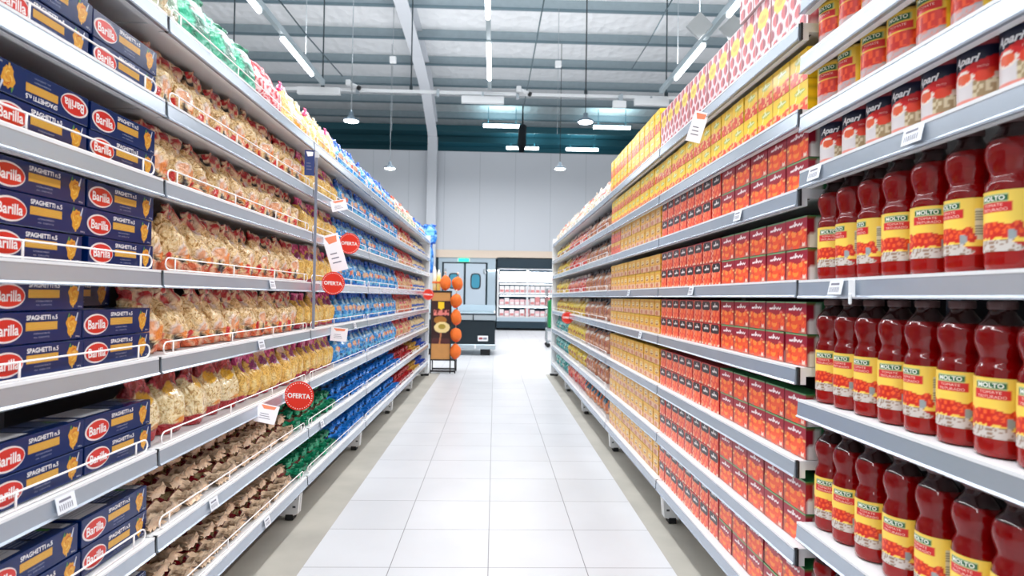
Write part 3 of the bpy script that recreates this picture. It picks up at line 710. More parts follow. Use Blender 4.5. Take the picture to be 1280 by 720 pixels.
def bp_nest(sd):
    def p(u, v, f_):
        if v > .80:
            k = hsh(int((u + 1) * 4), int(v * 14), sd)
            if k < .45: return (190, 20, 30, 0)
            if k < .62: return (34, 18, 20, 0)
            return (244, 214, 180, .5)
        if f_:
            if circ(u, v, .0, .74, .42, .055): return (206, 34, 44, 0) if int((u + 1) * 14) % 2 else (248, 232, 224, 0)
            if circ(u, v, .36, .29, .27, .1): return (250, 146, 56, 0)
            if circ(u, v, -.16, .38, .38, .13): return (248, 178, 130, 0) if circ(u, v, -.12, .37, .25, .09) else (254, 232, 214, 0)
            if abs(u + .66) * .5 + abs(v - .2) < .1: return (222, 40, 34, 0)
            if abs(u - .7) * .5 + abs(v - .2) < .08: return (226, 60, 36, 0)
            if circ(u, v, .02, .14, .24, .09) or circ(u, v, -.1, .21, .08, .06): return (30, 26, 32, 0)
        if v < .13: return (236, 110, 60, 0) if hsh(int((u + 1) * 5), 0, sd) > .4 else (250, 190, 150, 0)
        return (255, 230, 182, 1)
    return p
def bp_simple(body, topc, botc, patches=(), alpha=1.0, tv=.8, bv=.12, sd=0):
    def p(u, v, f_):
        if v > tv + .05 * math.sin(u * 5 + sd): return (*topc, 0) if hsh(int((u + 1) * 5), int(v * 16), sd) > .25 else (*[min(255, c + 60) for c in topc], 0)
        if v < bv: return (*botc, 0)
        if f_:
            for (cx, cy, rx, ry, c) in patches:
                if circ(u, v, cx, cy, rx, ry): return (*c, 0)
        if alpha < .5:
            k = hsh(int((u + 1) * 5 + math.sin(v * 9 + sd)), int(v * 11), sd)  # random pale and dark cells vary the print and paint in foil glints
            if k > .72: return (*[min(255, int(c * .55 + 115)) for c in body], alpha)
            if k < .18: return (*[int(c * .62) for c in body], alpha)
        return (*body, alpha)
    return p
def variants(fn, n=3): return [fn(i + 1) for i in range(n)]
V = {}
V['nest'] = variants(lambda s_: bag('noodle_nest_bag', .136, .200 if s_ < 3 else .19, .125, bp_nest(s_), s_, top=.2, lump=.015, kid_top='gathered_top', neck=.92))
V['noodle'] = variants(lambda s_: bag('noodle_bag', .13, .195, .12, bp_simple((246, 232, 190), (150, 16, 26), (176, 24, 34), ((-.1, .7, .4, .12, (246, 190, 40)), (-.1, .66, .12, .05, (120, 60, 30)), (.5, .85, .4, .08, (160, 16, 30)), (.3, .22, .35, .05, (230, 150, 60))), 1, .76, .17, s_), 10 + s_, lump=.006, kid_top='gathered_top'))
V['yellow'] = variants(lambda s_: bag('yellow_pasta_bag', .122, .2, .115, bp_simple((248, 208, 110), (206, 60, 120) if s_ > 1 else (240, 190, 170), (176, 40, 70), ((-.1, .72, .5, .1, (150, 40, 110)), (.3, .62, .2, .07, (240, 230, 240)), (-.4, .3, .2, .1, (252, 226, 150))), .65, .82, .1, s_), 20 + s_))
V['blue'] = variants(n=4, fn=lambda s_: bag('blue_pasta_bag', .125, .2, .12, bp_simple((30, 150, 236), (14, 84, 196), (20, 112, 210), ((-.1 * s_, .68, .5, .08, (170, 222, 248)), (.4 - .2 * s_, .46, .34, .1, (240, 190, 150)), (-.3 + .1 * s_, .44, .2, .08, (230, 96, 66)), (.35, .32 + .03 * s_, .2, .08, (250, 236, 220)), (-.1, .2, .6, .05, (90, 190, 236)), (.6, .55, .18, .2, (196, 232, 250))), .25, .8, .1, s_), 30 + s_, mt=P_bag))
V['red'] = variants(lambda s_: bag('red_pasta_bag', .118, .19, .11, bp_simple((236, 196, 150), (196, 26, 34), (220, 90, 60), ((0, .62, .7, .16, (206, 24, 30)), (-.2, .3, .3, .1, (236, 60, 46)), (.4, .4, .3, .1, (250, 220, 180))), .8, .74, .12, s_), 40 + s_))
V['bluewhite'] = variants(lambda s_: bag('blue_label_pasta_bag', .118, .185, .11, bp_simple((242, 220, 176), (24, 60, 150), (34, 96, 190), ((0, .3, .9, .08, (40, 100, 196)), (0, .78, .5, .06, (30, 70, 160))), .8, .82, .14, s_), 50 + s_))
V['brown'] = variants(lambda s_: bag('brown_pasta_bag', .118, .19, .11, bp_simple((206, 140, 104), (40, 30, 28), (196, 120, 90), ((0, .64, .5, .08, (242, 226, 206)), (-.1, .38, .4, .13, (178, 92, 66)), (.4, .2, .3, .06, (240, 190, 160))), .9, .84 if s_ < 3 else .7, .08, s_), 60 + s_))
V['redbag'] = variants(lambda s_: bag('scarlet_pasta_bag', .118, .18, .11, bp_simple((228, 50, 34), (244, 220, 200), (220, 60, 40), ((0, .5, .6, .1, (250, 150, 110)), (-.3, .3, .3, .08, (246, 200, 160)), (.4, .68, .2, .06, (250, 230, 220))), .35, .84, .1, s_), 70 + s_))
V['yg'] = variants(lambda s_: bag('yellow_label_pasta_bag', .118, .18, .11, bp_simple((240, 206, 90), (250, 232, 190) if s_ < 3 else (120, 60, 40), (222, 176, 60), ((0, .55, .6, .12, (252, 226, 60)), (-.3, .3, .3, .1, (176, 180, 70)), (.35, .35, .25, .1, (170, 90, 50))), .55, .82, .1, s_), 80 + s_))
V['teal'] = variants(lambda s_: bag('teal_pasta_bag', .118, .18, .11, bp_simple((20, 150, 146), (16, 120, 124), (30, 140, 150), ((0, .55, .6, .12, (150, 220, 214)), (-.2, .3, .4, .1, (240, 226, 200)), (.4, .4, .2, .12, (16, 100, 110))), .2, .82, .1, s_), 90 + s_))
V['cream'] = variants(lambda s_: bag('cream_pasta_bag', .13, .2, .12, bp_simple((250, 230, 200), (240, 90, 60) if s_ == 1 else (248, 226, 206), (240, 200, 180), ((0, .6, .5, .12, (232, 60, 50)), (.2, .35, .5, .1, (250, 246, 240)), (-.4, .4, .2, .1, (130, 190, 150))), .5, .82, .1, s_), 100 + s_))
V['bluegreen'] = variants(lambda s_: bag('teal_topped_pasta_bag', .118, .18, .11, bp_simple((226, 130, 84), (20, 90, 110), (240, 170, 120), ((0, .6, .8, .18, (24, 84, 104)), (-.2, .62, .4, .05, (200, 220, 220)), (0, .3, .3, .08, (240, 200, 170))), .6, .7, .1, s_), 110 + s_))
V['green'] = variants(lambda s_: bag('green_foil_bag', .2, .215, .13, bp_simple((24, 150, 112), (20, 130, 96), (18, 120, 90), ((0, .72, .28, .12, (240, 236, 236)), (0, .72, .16, .07, (214, 90, 90)), (-.5, .5, .25, .12, (60, 190, 150)), (.5, .3, .3, .1, (16, 110, 84))), 0, .9, .05, s_), 120 + s_, mt=P_foil, top=.1, lump=.012))
V['clear'] = variants(lambda s_: bag('clear_film_bag', .2, .2, .13, bp_simple((206, 214, 196), (190, 206, 196), (200, 190, 160), ((0, .5, .6, .2, (150, 186, 160)), (-.3, .3, .3, .1, (230, 210, 170))), .6, .88, .05, s_), 130 + s_, mt=P_bag, top=.1, lump=.012))
def bp_redwhite(s_):
    def p(u, v, f_): return (214, 22, 46, 0) if (v > .78 or (int((u * 1.2 + math.sin(v * 7)) * 9) % 2)) else (250, 210, 214, 0)
    return p
V['redwhite'] = variants(lambda s_: bag('red_striped_bag', .15, .205, .12, bp_redwhite(s_), 140 + s_, mt=P_foil, top=.12, lump=.01), 2)
V['beige'] = variants(lambda s_: bag('beige_pasta_bag', .14, .205, .125, bp_simple((252, 222, 150), (250, 226, 170) if s_ < 3 else (226, 40, 110), (240, 170, 90), ((0, .5, .4, .14, (232, 226, 240)), (-.2, .3, .3, .08, (240, 170, 60)), (.5, .66, .2, .1, (252, 236, 200))), .6, .84, .1, s_), 150 + s_))

# lying packs with a crinkled end facing the aisle -------------------
def bundle(name, body, band, tuft, seed, w=.085, h=.042, L=.2, kids=True):
    rnd = random.Random(seed); q = MB(); n = 14
    vs = []; fs = []; cs = []
    for j in range(7):
        y = -.05 + L * j / 6 - .02
        for k in range(n):
            t = 2 * PI * k / n; x = math.copysign(abs(math.cos(t)) ** .7, math.cos(t)) * w / 2 * .93; z = h / 2 + math.copysign(abs(math.sin(t)) ** .7, math.sin(t)) * h / 2 * .95
            vs.append((x, y, z)); cs.append((*body, .8) if j > 1 else (*body, .4))
    for j in range(6):
        for k in range(n): fs.append((j * n + k, j * n + (k + 1) % n, (j + 1) * n + (k + 1) % n, (j + 1) * n + k))
    fs += [list(range(n)), [6 * n + k for k in range(n)][::-1]]
    q.add(vs, fs, P_bag, cs, smooth=True); b = q.obj(name, link=False)
    # band + crinkled fan
    def sec(y0, y1, c0, ww, hh, rough, nm, m_=16, nn=28):
        mb = MB(); vs = []; cs = []; fs = []
        for j in range(m_ + 1):
            f_ = j / m_; y = y0 + (y1 - y0) * f_; W_, H_ = ww(f_), hh(f_)
            for k in range(nn):
                t = 2 * PI * k / nn; p = Vector((math.cos(t) * W_ / 2, y, h / 2 + math.sin(t) * H_ / 2))
                cr = (math.sin(k * 2.4 + seed) * .5 + noise.noise(Vector((k * .9, f_ * 5, seed)))) * rough * (.25 + f_)
                p += Vector((math.cos(t) * cr, noise.noise(Vector((k * .8, seed, 3))) * .022 * f_, math.sin(t) * cr)); p.z = max(.0005, p.z)
                p.x = max(-w * .55, min(w * .55, p.x)); p.z = min(h * 1.05, p.z); vs.append(p)
                kk = .86 + .14 * hsh(k, j // 3, seed); cs.append((*[int(c * kk) for c in c0(f_)], 0))
        for j in range(m_):
            for k in range(nn): fs.append((j * nn + k, (j + 1) * nn + k, (j + 1) * nn + (k + 1) % nn, j * nn + (k + 1) % nn))
        fs.append([m_ * nn + k for k in range(nn)]); mb.add(vs, fs, P_foil, cs, smooth=True); return mb.obj(nm, link=False)
    k1 = sec(-.035, -.070, lambda f_: band, lambda f_: w * (1.02 - .1 * f_), lambda f_: h * (1.06 - .1 * f_), .002, 'band', 4, 20)
    k2 = sec(-.066, -.132, lambda f_: tuft, lambda f_: w * (.86 - .42 * math.sin(min(1, f_ * 2.4) * PI / 2) + .62 * max(0, f_ - .35) / .65), lambda f_: h * (.9 - .4 * math.sin(min(1, f_ * 2.4) * PI / 2) + .45 * max(0, f_ - .35) / .65), .010, 'crinkled_end', 12, 30)
    return proto(b, [k1, k2])
V['b_brown'] = [bundle('brown_wrapped_pasta_pack', (216, 196, 150), (146, 10, 30), (255, 224, 190), s_) for s_ in (1, 2, 3)]
V['b_green'] = [bundle('green_wrapped_pasta_pack', (216, 204, 170), (200, 96, 96), (24, 168, 120), s_) for s_ in (4, 5)]
V['b_blue'] = [bundle('blue_wrapped_pasta_pack', (150, 150, 150), (20, 90, 200), (36, 152, 255), s_) for s_ in (6, 7, 8)]
V['b_red'] = [bundle('red_wrapped_pasta_pack', (160, 90, 70), (150, 16, 26), (222, 30, 38), s_) for s_ in (9, 10)]
V['b_navy'] = [bundle('navy_wrapped_pasta_pack', (120, 110, 130), (20, 50, 150), (20, 84, 214), s_) for s_ in (11, 12)]
V['b_yellow'] = [bundle('yellow_wrapped_pasta_pack', (220, 180, 100), (220, 140, 30), (248, 190, 70), s_) for s_ in (13, 14)]

# ------------------------------------------------------------------ products: placing
rnd = random.Random(11)
def pos(side, y, z, dep):
    X = XL if side < 0 else XR; return (side * (X + dep), y, z)
RZ = {-1: PI / 2, 1: -PI / 2}; SN = {-1: 'left', 1: 'right'}
def row_bags(side, lev, y0, y1, kind, look, cat, pitch, dep=.1, group=None, z=None, sc=1.0):
    zc = Z[lev] + TOP + .0025; clear = (Z[lev + 1] - Z[lev] - TOP - .0125) if lev < 7 else 1; n = max(1, round((y1 - y0) / pitch)); p = (y1 - y0) / n
    for i in range(n):
        y = y0 + (i + .5) * p; vs = V[kind]; s_ = sc * rnd.uniform(.93, 1.0); pk = vs[rnd.randrange(len(vs))]; hb = TALL[pk.name]; sz = min(sc * rnd.uniform(.92, 1.0), (clear - rnd.uniform(0, .008)) / hb)
        put(pk, pos(side, y, zc, dep + rnd.uniform(-.006, .01)), RZ[side] + rnd.uniform(-.24, .24), lab(look, SN[side], lev), cat, (group or cat + 's') + ', %s side' % SN[side],
            tilt=(0, rnd.uniform(-.02, .02)), scale=(min(1.0, p / .142) * s_ if kind not in ('green', 'clear', 'redwhite') else s_ * .92, s_, sz))
def row_bundles(lev, y0, y1, kind, look, pitch=.1, layers=3):
    n = max(1, round((y1 - y0) / pitch)); p = (y1 - y0) / n; base = Z[lev] + TOP + .001
    for l in range(layers):
        for i in range(n):
            vs = V[kind]; y = y0 + (i + .5) * p + (l % 2) * .012 - .006
            put(vs[rnd.randrange(len(vs))], pos(-1, min(y, 8.235), base + l * .0465, .162 + rnd.uniform(-.012, .012) + l * .05), RZ[-1] + rnd.uniform(-.07, .07),
                lab(look, 'left', lev, ['bottom layer', 'second layer', 'third layer', 'upper layer'][l]), 'pasta pack', look.split(' pasta')[0] + ' pasta packs')
def row_cartons(side, lev, y0, y1, pr, look, n, hh, layers=2, dep=None, cat='carton', dd=.07, group=None):
    p = (y1 - y0) / n; base = Z[lev] + TOP + .0015
    for l in range(layers):
        for i in range(n):
            put(pr, pos(side, y0 + (i + .5) * p, base + l * (hh + .0015), (dep or .0225) + dd / 2 + rnd.uniform(0, .003)), RZ[side] + rnd.uniform(-.01, .01),
                lab(look, SN[side], lev, ['lower row', 'upper row'][l]), cat, group or look.split(',')[0] + 's')

# left, nearest rack: spaghetti boxes
SB = spaghetti_box()
COLS = [(1.535, 'beside the nest bags'), (1.263, 'one stack nearer'), (.99, 'nearest stack')]
STK = {6: (2, 3, 3), 5: (2, 2, 2), 4: (3, 3, 3), 3: (2, 3, 3), 2: (2, 2, 2), 1: (2, 2, 2), 0: (2, 2, 2)}
TIER = ['bottom box', 'second box', 'third box']
for lev, ns in STK.items():
    for ci, (yc, nm) in enumerate(COLS):
        if ci == 2 and lev == 0: continue
        for k in range(ns[ci]):
            flip = lev == 5 and ci == 1 and k == 1
            off = rnd.uniform(-.004, .004)
            o = put(SB, pos(-1, yc + off + (.012 if lev <= 2 else 0), Z[lev] + TOP + .002 + k * .0665, .0225 + .0525 + rnd.uniform(0, .008)), RZ[-1] + rnd.uniform(-.012, .012),
                    f"navy spaghetti box, {'upside down, ' if flip else ''}{TIER[k]} on {SHELF[lev]}, {nm}", 'pasta box', 'blue spaghetti boxes')
            if flip: o.rotation_euler = (0, PI, PI / 2); o.location.z += .0655
# a second, deeper row seen over the low stack
for ci, (yc, nm) in enumerate(COLS[:1]):
    o = put(SB, pos(-1, yc, Z[3] + TOP + .003, .19), RZ[-1], 'navy spaghetti box standing behind the others on the fourth shelf up', 'pasta box', 'blue spaghetti boxes')
    o2 = put(SB, pos(-1, yc, Z[3] + TOP + .003 + .067, .19), RZ[-1], 'navy spaghetti box behind the low stack, middle of the rear stack', 'pasta box', 'blue spaghetti boxes')
    o3 = put(SB, pos(-1, yc, Z[3] + TOP + .003 + .134, .19), RZ[-1], 'navy spaghetti box peeking over the low stack, top of the rear stack', 'pasta box', 'blue spaghetti boxes')

# left, second rack onwards
B1 = YL0 + .012
for lev in (3, 4, 5, 6):
    row_bags(-1, lev, B1, YL0 + PL - .01, 'nest', 'clear bag of pale noodle nests', 'noodle bag', .132)
    row_bags(-1, lev, YL0 + PL + .01, 3.68, 'yellow', 'golden pasta bag with pink top', 'pasta bag', .118)
    row_bags(-1, lev, 3.70, 5.95, 'blue', 'bright blue pasta bag', 'pasta bag', .13)
    row_bags(-1, lev, 5.97, 7.05, 'red', 'red-topped pasta bag', 'pasta bag', .12)
    row_bags(-1, lev, 7.07, 8.28, 'bluewhite', 'pasta bag with navy top', 'pasta bag', .12)
row_bags(-1, 2, B1, 2.33, 'noodle', 'red noodle bag with yellow picture', 'noodle bag', .125)
row_bags(-1, 2, 2.34, 3.68, 'yellow', 'golden pasta bag with pink top', 'pasta bag', .112)
row_bags(-1, 2, 3.70, 5.95, 'blue', 'bright blue pasta bag', 'pasta bag', .13)
row_bags(-1, 2, 5.97, 7.05, 'red', 'red-topped pasta bag', 'pasta bag', .12)
row_bags(-1, 2, 7.07, 8.28, 'bluewhite', 'pasta bag with navy top', 'pasta bag', .12)
row_bags(-1, 7, 1.31, 1.86, 'clear', 'pale clear bag with green print', 'bag', .18, dep=.1)
row_bags(-1, 7, 1.87, 2.42, 'green', 'crumpled green foil bag with round emblem', 'bag', .18, dep=.1)
row_bags(-1, 7, 2.43, 2.72, 'redwhite', 'red and white striped bag', 'bag', .14)
row_bags(-1, 7, 2.73, 3.62, 'beige', 'beige pasta bag', 'pasta bag', .13)
row_bags(-1, 7, 3.64, 5.75, 'blue', 'bright blue pasta bag', 'pasta bag', .13)
row_bags(-1, 7, 5.77, 7.3, 'cream', 'cream bag with red patches', 'pasta bag', .135)
row_bags(-1, 7, 7.32, 8.28, 'blue', 'far blue bag', 'pasta bag', .16)
for lev in (0, 1):
    row_bundles(lev, B1, 2.90, 'b_brown', 'brown crinkled pasta pack')
    row_bundles(lev, 2.92, 3.66, 'b_green', 'green crinkled pasta pack')
    row_bundles(lev, 3.68, 6.0, 'b_blue', 'blue crinkled pasta pack')
    row_bundles(lev, 6.02, 7.0, 'b_red', 'red crinkled pasta pack')
    if lev == 0: row_bundles(lev, 7.02, 7.6, 'b_yellow', 'yellow crinkled pasta pack', .115, 3)
    else: row_bundles(lev, 7.02, 7.6, 'b_yellow', 'yellow crinkled pasta pack', .115, 3)
    row_bundles(lev, 7.62, 8.26, 'b_navy', 'navy crinkled pasta pack', .11, 3)

# right, nearest rack: bottles and cans
BT = bottle()
for zc, ys, nm, jit in ((ZN[3], (1.535, 1.452, 1.363, 1.274, 1.183, 1.09, .997), 'shelf at eye height', .45), (ZN[2], (1.54, 1.457, 1.372, 1.285, 1.2, 1.108, 1.018, .93), 'shelf below eye height', .25),
                        (ZN[1], (1.54, 1.458, 1.365, 1.265, 1.165, 1.07, .98), 'second lowest bottle shelf', .35), (ZN[0], (1.545, 1.455, 1.365, 1.275), 'lowest bottle shelf', .3)):
    for i, y in enumerate(ys):
        if jit == .3 and i > 1: continue
        put(BT, pos(1, y, zc + TOP + .002, .062), RZ[1] + .28 + rnd.uniform(-jit, jit), 'red passata bottle with yellow label, %s on the %s' % (ORD[i] + ' from the cartons', nm), 'bottle', 'passata bottles', scale=(1.03, 1.03, .945))
CN = can('tomato_sauce_can', can_navy, [('Apari', -.06, .087, .05, .020, (244, 244, 246), .035, .35), ('FRITO', .62, .072, .016, .004, (250, 190, 180), 0, 0)], lidc=(170, 110, 110))
CM = can('crushed_tomato_can', can_molto, [('MOLTO', 0, .1035, .040, .009, (236, 240, 220), .03, 0), ('TOMATE', 0, .0865, .034, .005, (250, 214, 200), 0, 0)], lidc=(200, 170, 90))
for zc, ys, pr, look in ((ZN[4], (1.53, 1.43, 1.335, 1.245, 1.155, 1.062, .967), CN, 'navy and red tomato can'), (ZN[5], (1.545, 1.45, 1.357, 1.263, 1.17, 1.077), CM, 'yellow-topped tomato can'), (ZN[6], (1.54, 1.447, 1.354, 1.262), CM, 'yellow-topped tomato can on the higher shelf')):
    for i, y in enumerate(ys):
        put(pr, pos(1, y, zc + TOP + .002, .066), RZ[1] + .35 + rnd.uniform(-.3, .3), look + ', ' + ORD[i] + ' from the cartons', 'can', look.split(' on')[0] + 's')

# right, cartons
C_mar = carton('tomato_carton', .120, .07, .087, p_maroon, (34, 132, 66), (130, 16, 34), e_maroon, 30, 30)
C_blk = carton('fried_tomato_carton', .0965, .07, .087, p_black, (176, 24, 30), (170, 26, 24), e_plain((206, 40, 30)), 26, 28)
C_yb = carton('sauce_carton', .1025, .07, .087, p_yb, (226, 176, 40), (220, 160, 30), e_plain((244, 190, 30)), 22, 24)
C_ry = carton('red_sauce_carton', .1025, .07, .087, p_ry, (206, 140, 40), (200, 80, 40), e_plain((220, 90, 40)), 22, 24)
C_yt = carton('juice_carton', .101, .07, .087, p_ytall, (244, 200, 40), (240, 190, 30), e_plain((246, 204, 36)), 24, 26)
C_pt = carton('patterned_carton', .108, .08, .2, p_patt, (236, 214, 216), (226, 196, 200), lambda u, v: p_patt(u, v), 30, 34)
C_yo = carton('orange_striped_carton', .101, .08, .118, p_ytall, (250, 206, 60), (246, 196, 40), e_plain((248, 206, 50)), 20, 22)
for lev in range(6):
    row_cartons(1, lev, YR0 + .008, YR0 + .628, C_mar, 'maroon tomato carton', 5, .087)
    row_cartons(1, lev, YR0 + .634, YR0 + PR + .06, C_blk, 'red carton with black badge', 8, .087)
    nr = 3 if lev in (5,) else 0
    row_cartons(1, lev, YR0 + PR + .075, YR0 + 2 * PR - .0 - nr * .104, C_yb, 'yellow carton with brown picture', 12 - nr, .087)
    if nr: row_cartons(1, lev, YR0 + 2 * PR - nr * .104, YR0 + 2 * PR, C_ry, 'orange carton with red picture', nr, .087)
row_cartons(1, 6, YR0 + .012, YR0 + 2 * PR, C_yt, 'yellow carton with red base', 26, .087)
row_cartons(1, 7, YR0 + .012, YR0 + PR + .1, C_pt, 'pink-patterned carton with yellow oval', 13, .2, layers=1, dd=.08)
for i_ in range(4): put(C_pt, pos(1, YR0 + .012 + (i_ + .5) * .1126, Z[7] + TOP + .204, .057), RZ[1], 'pink-patterned carton stacked on another, %s from the can rack' % ORD[i_], 'carton', 'stacked pink-patterned cartons')
row_cartons(1, 7, YR0 + PR + .115, YR0 + 2 * PR + .05, C_yo, 'yellow top-shelf carton with red base', 12, .118, dd=.08)
R4, R5, R6, RE = YR0 + 2 * PR + .012, YR0 + 3 * PR, YR0 + 4 * PR, YR0 + 5 * PR - .01
spec = {0: ('bluegreen', 'redbag', 'teal'), 1: ('brown', 'yg', 'teal'), 2: ('brown', 'yg', 'teal'), 3: ('brown', 'yg', 'yg'), 4: ('brown', 'redbag', 'yg'), 5: ('brown', 'redbag', 'yg'), 6: ('brown', 'redbag', 'yg'), 7: ('cream', 'cream', 'cream')}
LOOK = {'bluegreen': 'orange pasta bag with teal top', 'brown': 'brown pasta bag with dark top', 'redbag': 'scarlet pasta bag', 'yg': 'yellow pasta bag', 'teal': 'teal pasta bag', 'cream': 'cream bag with red patches'}
for lev, (a, b_, c) in spec.items():
    row_bags(1, lev, R4 + (.06 if lev == 7 else 0), R5, a, LOOK[a], 'pasta bag', .124, sc=.97)
    row_bags(1, lev, R5 + .005, R6, b_, LOOK[b_], 'pasta bag', .124, sc=.97)
    row_bags(1, lev, R6 + .005, RE, c, LOOK[c], 'pasta bag', .124, sc=.97)

# ------------------------------------------------------------------ offer signs and price cards
M_offer = mat('offer_red', (232, 52, 34), .35); M_ink = mat('white_ink', (250, 244, 240), .5); M_clip = mat('clear_clip', (226, 230, 234), .2)
def offer_sign(x, y, z, r, side, label):
    t = empty('offer_sign', (x, y, z))
    q = MB(); n = 40; ring = [(r * math.cos(2 * PI * k / n), 0, r * math.sin(2 * PI * k / n)) for k in range(n)]
    q.add([(a, -.001, c) for a, b_, c in ring] + [(a, .001, c) for a, b_, c in ring], [list(range(n))[::1], list(range(n, 2 * n))[::-1]] + [(k, n + k, n + (k + 1) % n, (k + 1) % n) for k in range(n)], M_offer); q.obj('disc', t)
    q = MB(); ps, fs = text_geo('OFERTA', w=r * 1.55, h=r * .34, bold=.03); sh = .06
    q.add([(a, -.0016, b_ - a * sh) for a, b_ in ps], fs, M_ink)
    for k in range(34):
        a = 2 * PI * k / 34; cx, cz = r * .88 * math.cos(a), r * .88 * math.sin(a); q.poly([(cx + r * .035 * math.cos(b_), -.0015, cz + r * .035 * math.sin(b_)) for b_ in [2 * PI * i / 8 for i in range(8)]], M_ink)
    q.obj('lettering', t)
    q = MB(); q.box(*sorted((side * r * .96, side * (r * 1.15 + .02))), -.002, .002, -.012, .012, M_clip); q.obj('clip', t)
    tag(t, label, 'sign', 'red offer discs')
offer_sign(-.835, 2.62, .660, .063, -1, 'largest red round offer sign, on the low shelf edge above the brown packs')
offer_sign(-.838, 3.14, 1.157, .06, -1, 'red round offer sign under the long white price strip')
offer_sign(-.838, 3.47, 1.393, .06, -1, 'red round offer sign above the long white price strip, before the blue bags')
offer_sign(-.835, 7.6, 1.115, .07, -1, 'small red offer sign at the far left end, by the cardboard stand')
offer_sign(.795, 6.5, .885, .065, 1, 'red round offer sign on the right side before the yellow bags')
M_paper = mat('price_card_paper', (246, 244, 248), .5); M_orange = mat('price_card_orange', (244, 140, 100), .5); M_txt = mat('grey_ink', (120, 120, 135), .6)
def price_card(name, loc, w, h, tilt, label, lean=0.0, dark=False):
    t = empty(name, loc); q = MB(); mp = M_paper if not dark else mat('navy_card', (30, 50, 110), .5)
    q.box(-w / 2, w / 2, -.0008, .0008, -h, 0, mp, bev=.0004); c_ = q.obj('card', t)
    q = MB(); mo = M_orange if not dark else M_ink
    q.poly([(-w * .36, -.0014, -h * .06), (w * .36, -.0014, -h * .06), (w * .3, -.0014, -h * .22), (-w * .2, -.0014, -h * .25)][::-1], mo)
    for k in range(3): q.poly([(-w * .3, -.0014, -h * (.5 + k * .12)), (w * (.1 + .06 * k), -.0014, -h * (.5 + k * .12)), (w * (.1 + .06 * k), -.0014, -h * (.53 + k * .12)), (-w * .3, -.0014, -h * (.53 + k * .12))][::-1], M_txt)
    q.obj('print', t)
    t.rotation_euler = (lean, tilt, .35 if loc[0] < 0 else -.35); tag(t, label, 'price card', 'hanging price cards')
price_card('price_card', (-.865, 2.36, .668), .078, .07, .28, 'white price card with orange top hanging over the brown packs', -.2)
price_card('price_card', (-.855, 3.36, .915), .09, .075, .1, 'white price card hanging below the third offer sign, before golden bags')
price_card('price_card', (-.875, 3.19, 1.415), .085, .2, -.30, 'long slanted white price strip between two red offer signs')
price_card('price_card', (-.865, 3.30, 1.615), .085, .06, -.25, 'small white price card on the seventh shelf edge')
price_card('price_card', (-.885, 2.86, 1.78), .045, .12, .0, 'navy price card hanging in front of the last nest bags', 0, True)
price_card('price_card', (.795, 2.30, 1.83), .055, .12, .3, 'white slanted price card under the pink-patterned cartons')
TAGL = ['small white tag in the bottom left rail below the brown packs', 'small white tag in the second left rail, between the two brown pack shelves', 'small white tag in the left rail under the low spaghetti boxes', 'small white tag in the left rail under the fourth shelf of nest bags',
        'small white tag in the left rail under the eye-height nest bags', 'small white tag in the left rail before the first blue bags', 'small white tag in the left rail below the green packs', 'small white tag in the eye-height right rail under the badge cartons', 'small white tag in the sixth right rail above the maroon cartons',
        'small white tag in the eye-height right rail under the yellow cartons', 'small white tag in the fourth right rail under the yellow cartons', 'white barcode tag in the rail under the navy and red cans', 'white barcode tag in the rail under the eye-height bottles', 'white barcode tag in the can rail next to the cartons']
# tags slipped into the price rails
M_tag = mat('rail_tag_paper', (226, 230, 236), .4)
for n_, (side, lev, y, zz) in enumerate(((-1, 0, 2.45, None), (-1, 1, 1.98, None), (-1, 2, 1.30, None), (-1, 3, 2.35, None), (-1, 4, 2.45, None), (-1, 3, 3.9, None), (-1, 1, 3.2, None), (1, 4, 2.45, None), (1, 5, 1.98, None), (1, 4, 3.6, None), (1, 3, 3.3, None), (1, 0, 1.14, ZN[4]), (1, 0, 1.40, ZN[3]), (1, 0, 1.50, ZN[4]))):
    zc = Z[lev] if zz is None else zz; X = XL if side < 0 else XR
    t = empty('shelf_tag', (side * (X - .013), y, zc), RZ[side]); q = MB(); q.box(-.028, .028, -.0006, .0006, -.018, .017, M_tag); q.obj('paper', t)
    q = MB(); 
    for k in range(7): q.poly([(-.022 + k * .006, -.001, -.012), (-.0195 + k * .006, -.001, -.012), (-.0195 + k * .006, -.001, .0), (-.022 + k * .006, -.001, .0)], M_txt)
    q.poly([(-.02, -.001, .005), (.015, -.001, .005), (.015, -.001, .010), (-.02, -.001, .010)], M_txt); q.obj('barcode', t)
    t.rotation_euler[0] = -.22
    tag(t, TAGL[n_], 'shelf tag', 'rail price tags')
q = MB(); q.box(-.006, .006, -.003, .003, 0, .86, mat('strip_grey', (132, 138, 154), .4)); q.box(-.012, .012, -.004, .004, .84, .87, M_clip)
tag(q.obj('hanging_strip', None, (-.885, 2.97, .93)), 'thin grey vertical merchandising strip at the second rack joint', 'hanging strip')
# product fallen clip on the bottle shelf edge
q = MB(); q.box(-.012, .012, -.004, 0, -.03, .012, M_clip, bev=.002); q.box(-.004, .004, -.009, -.003, -.045, -.02, M_clip, bev=.002)
tag(q.obj('rail_clip', None, (.806, 1.33, 1.14), RZ[1]), 'clear plastic clip on the eye-height bottle shelf edge', 'clip')

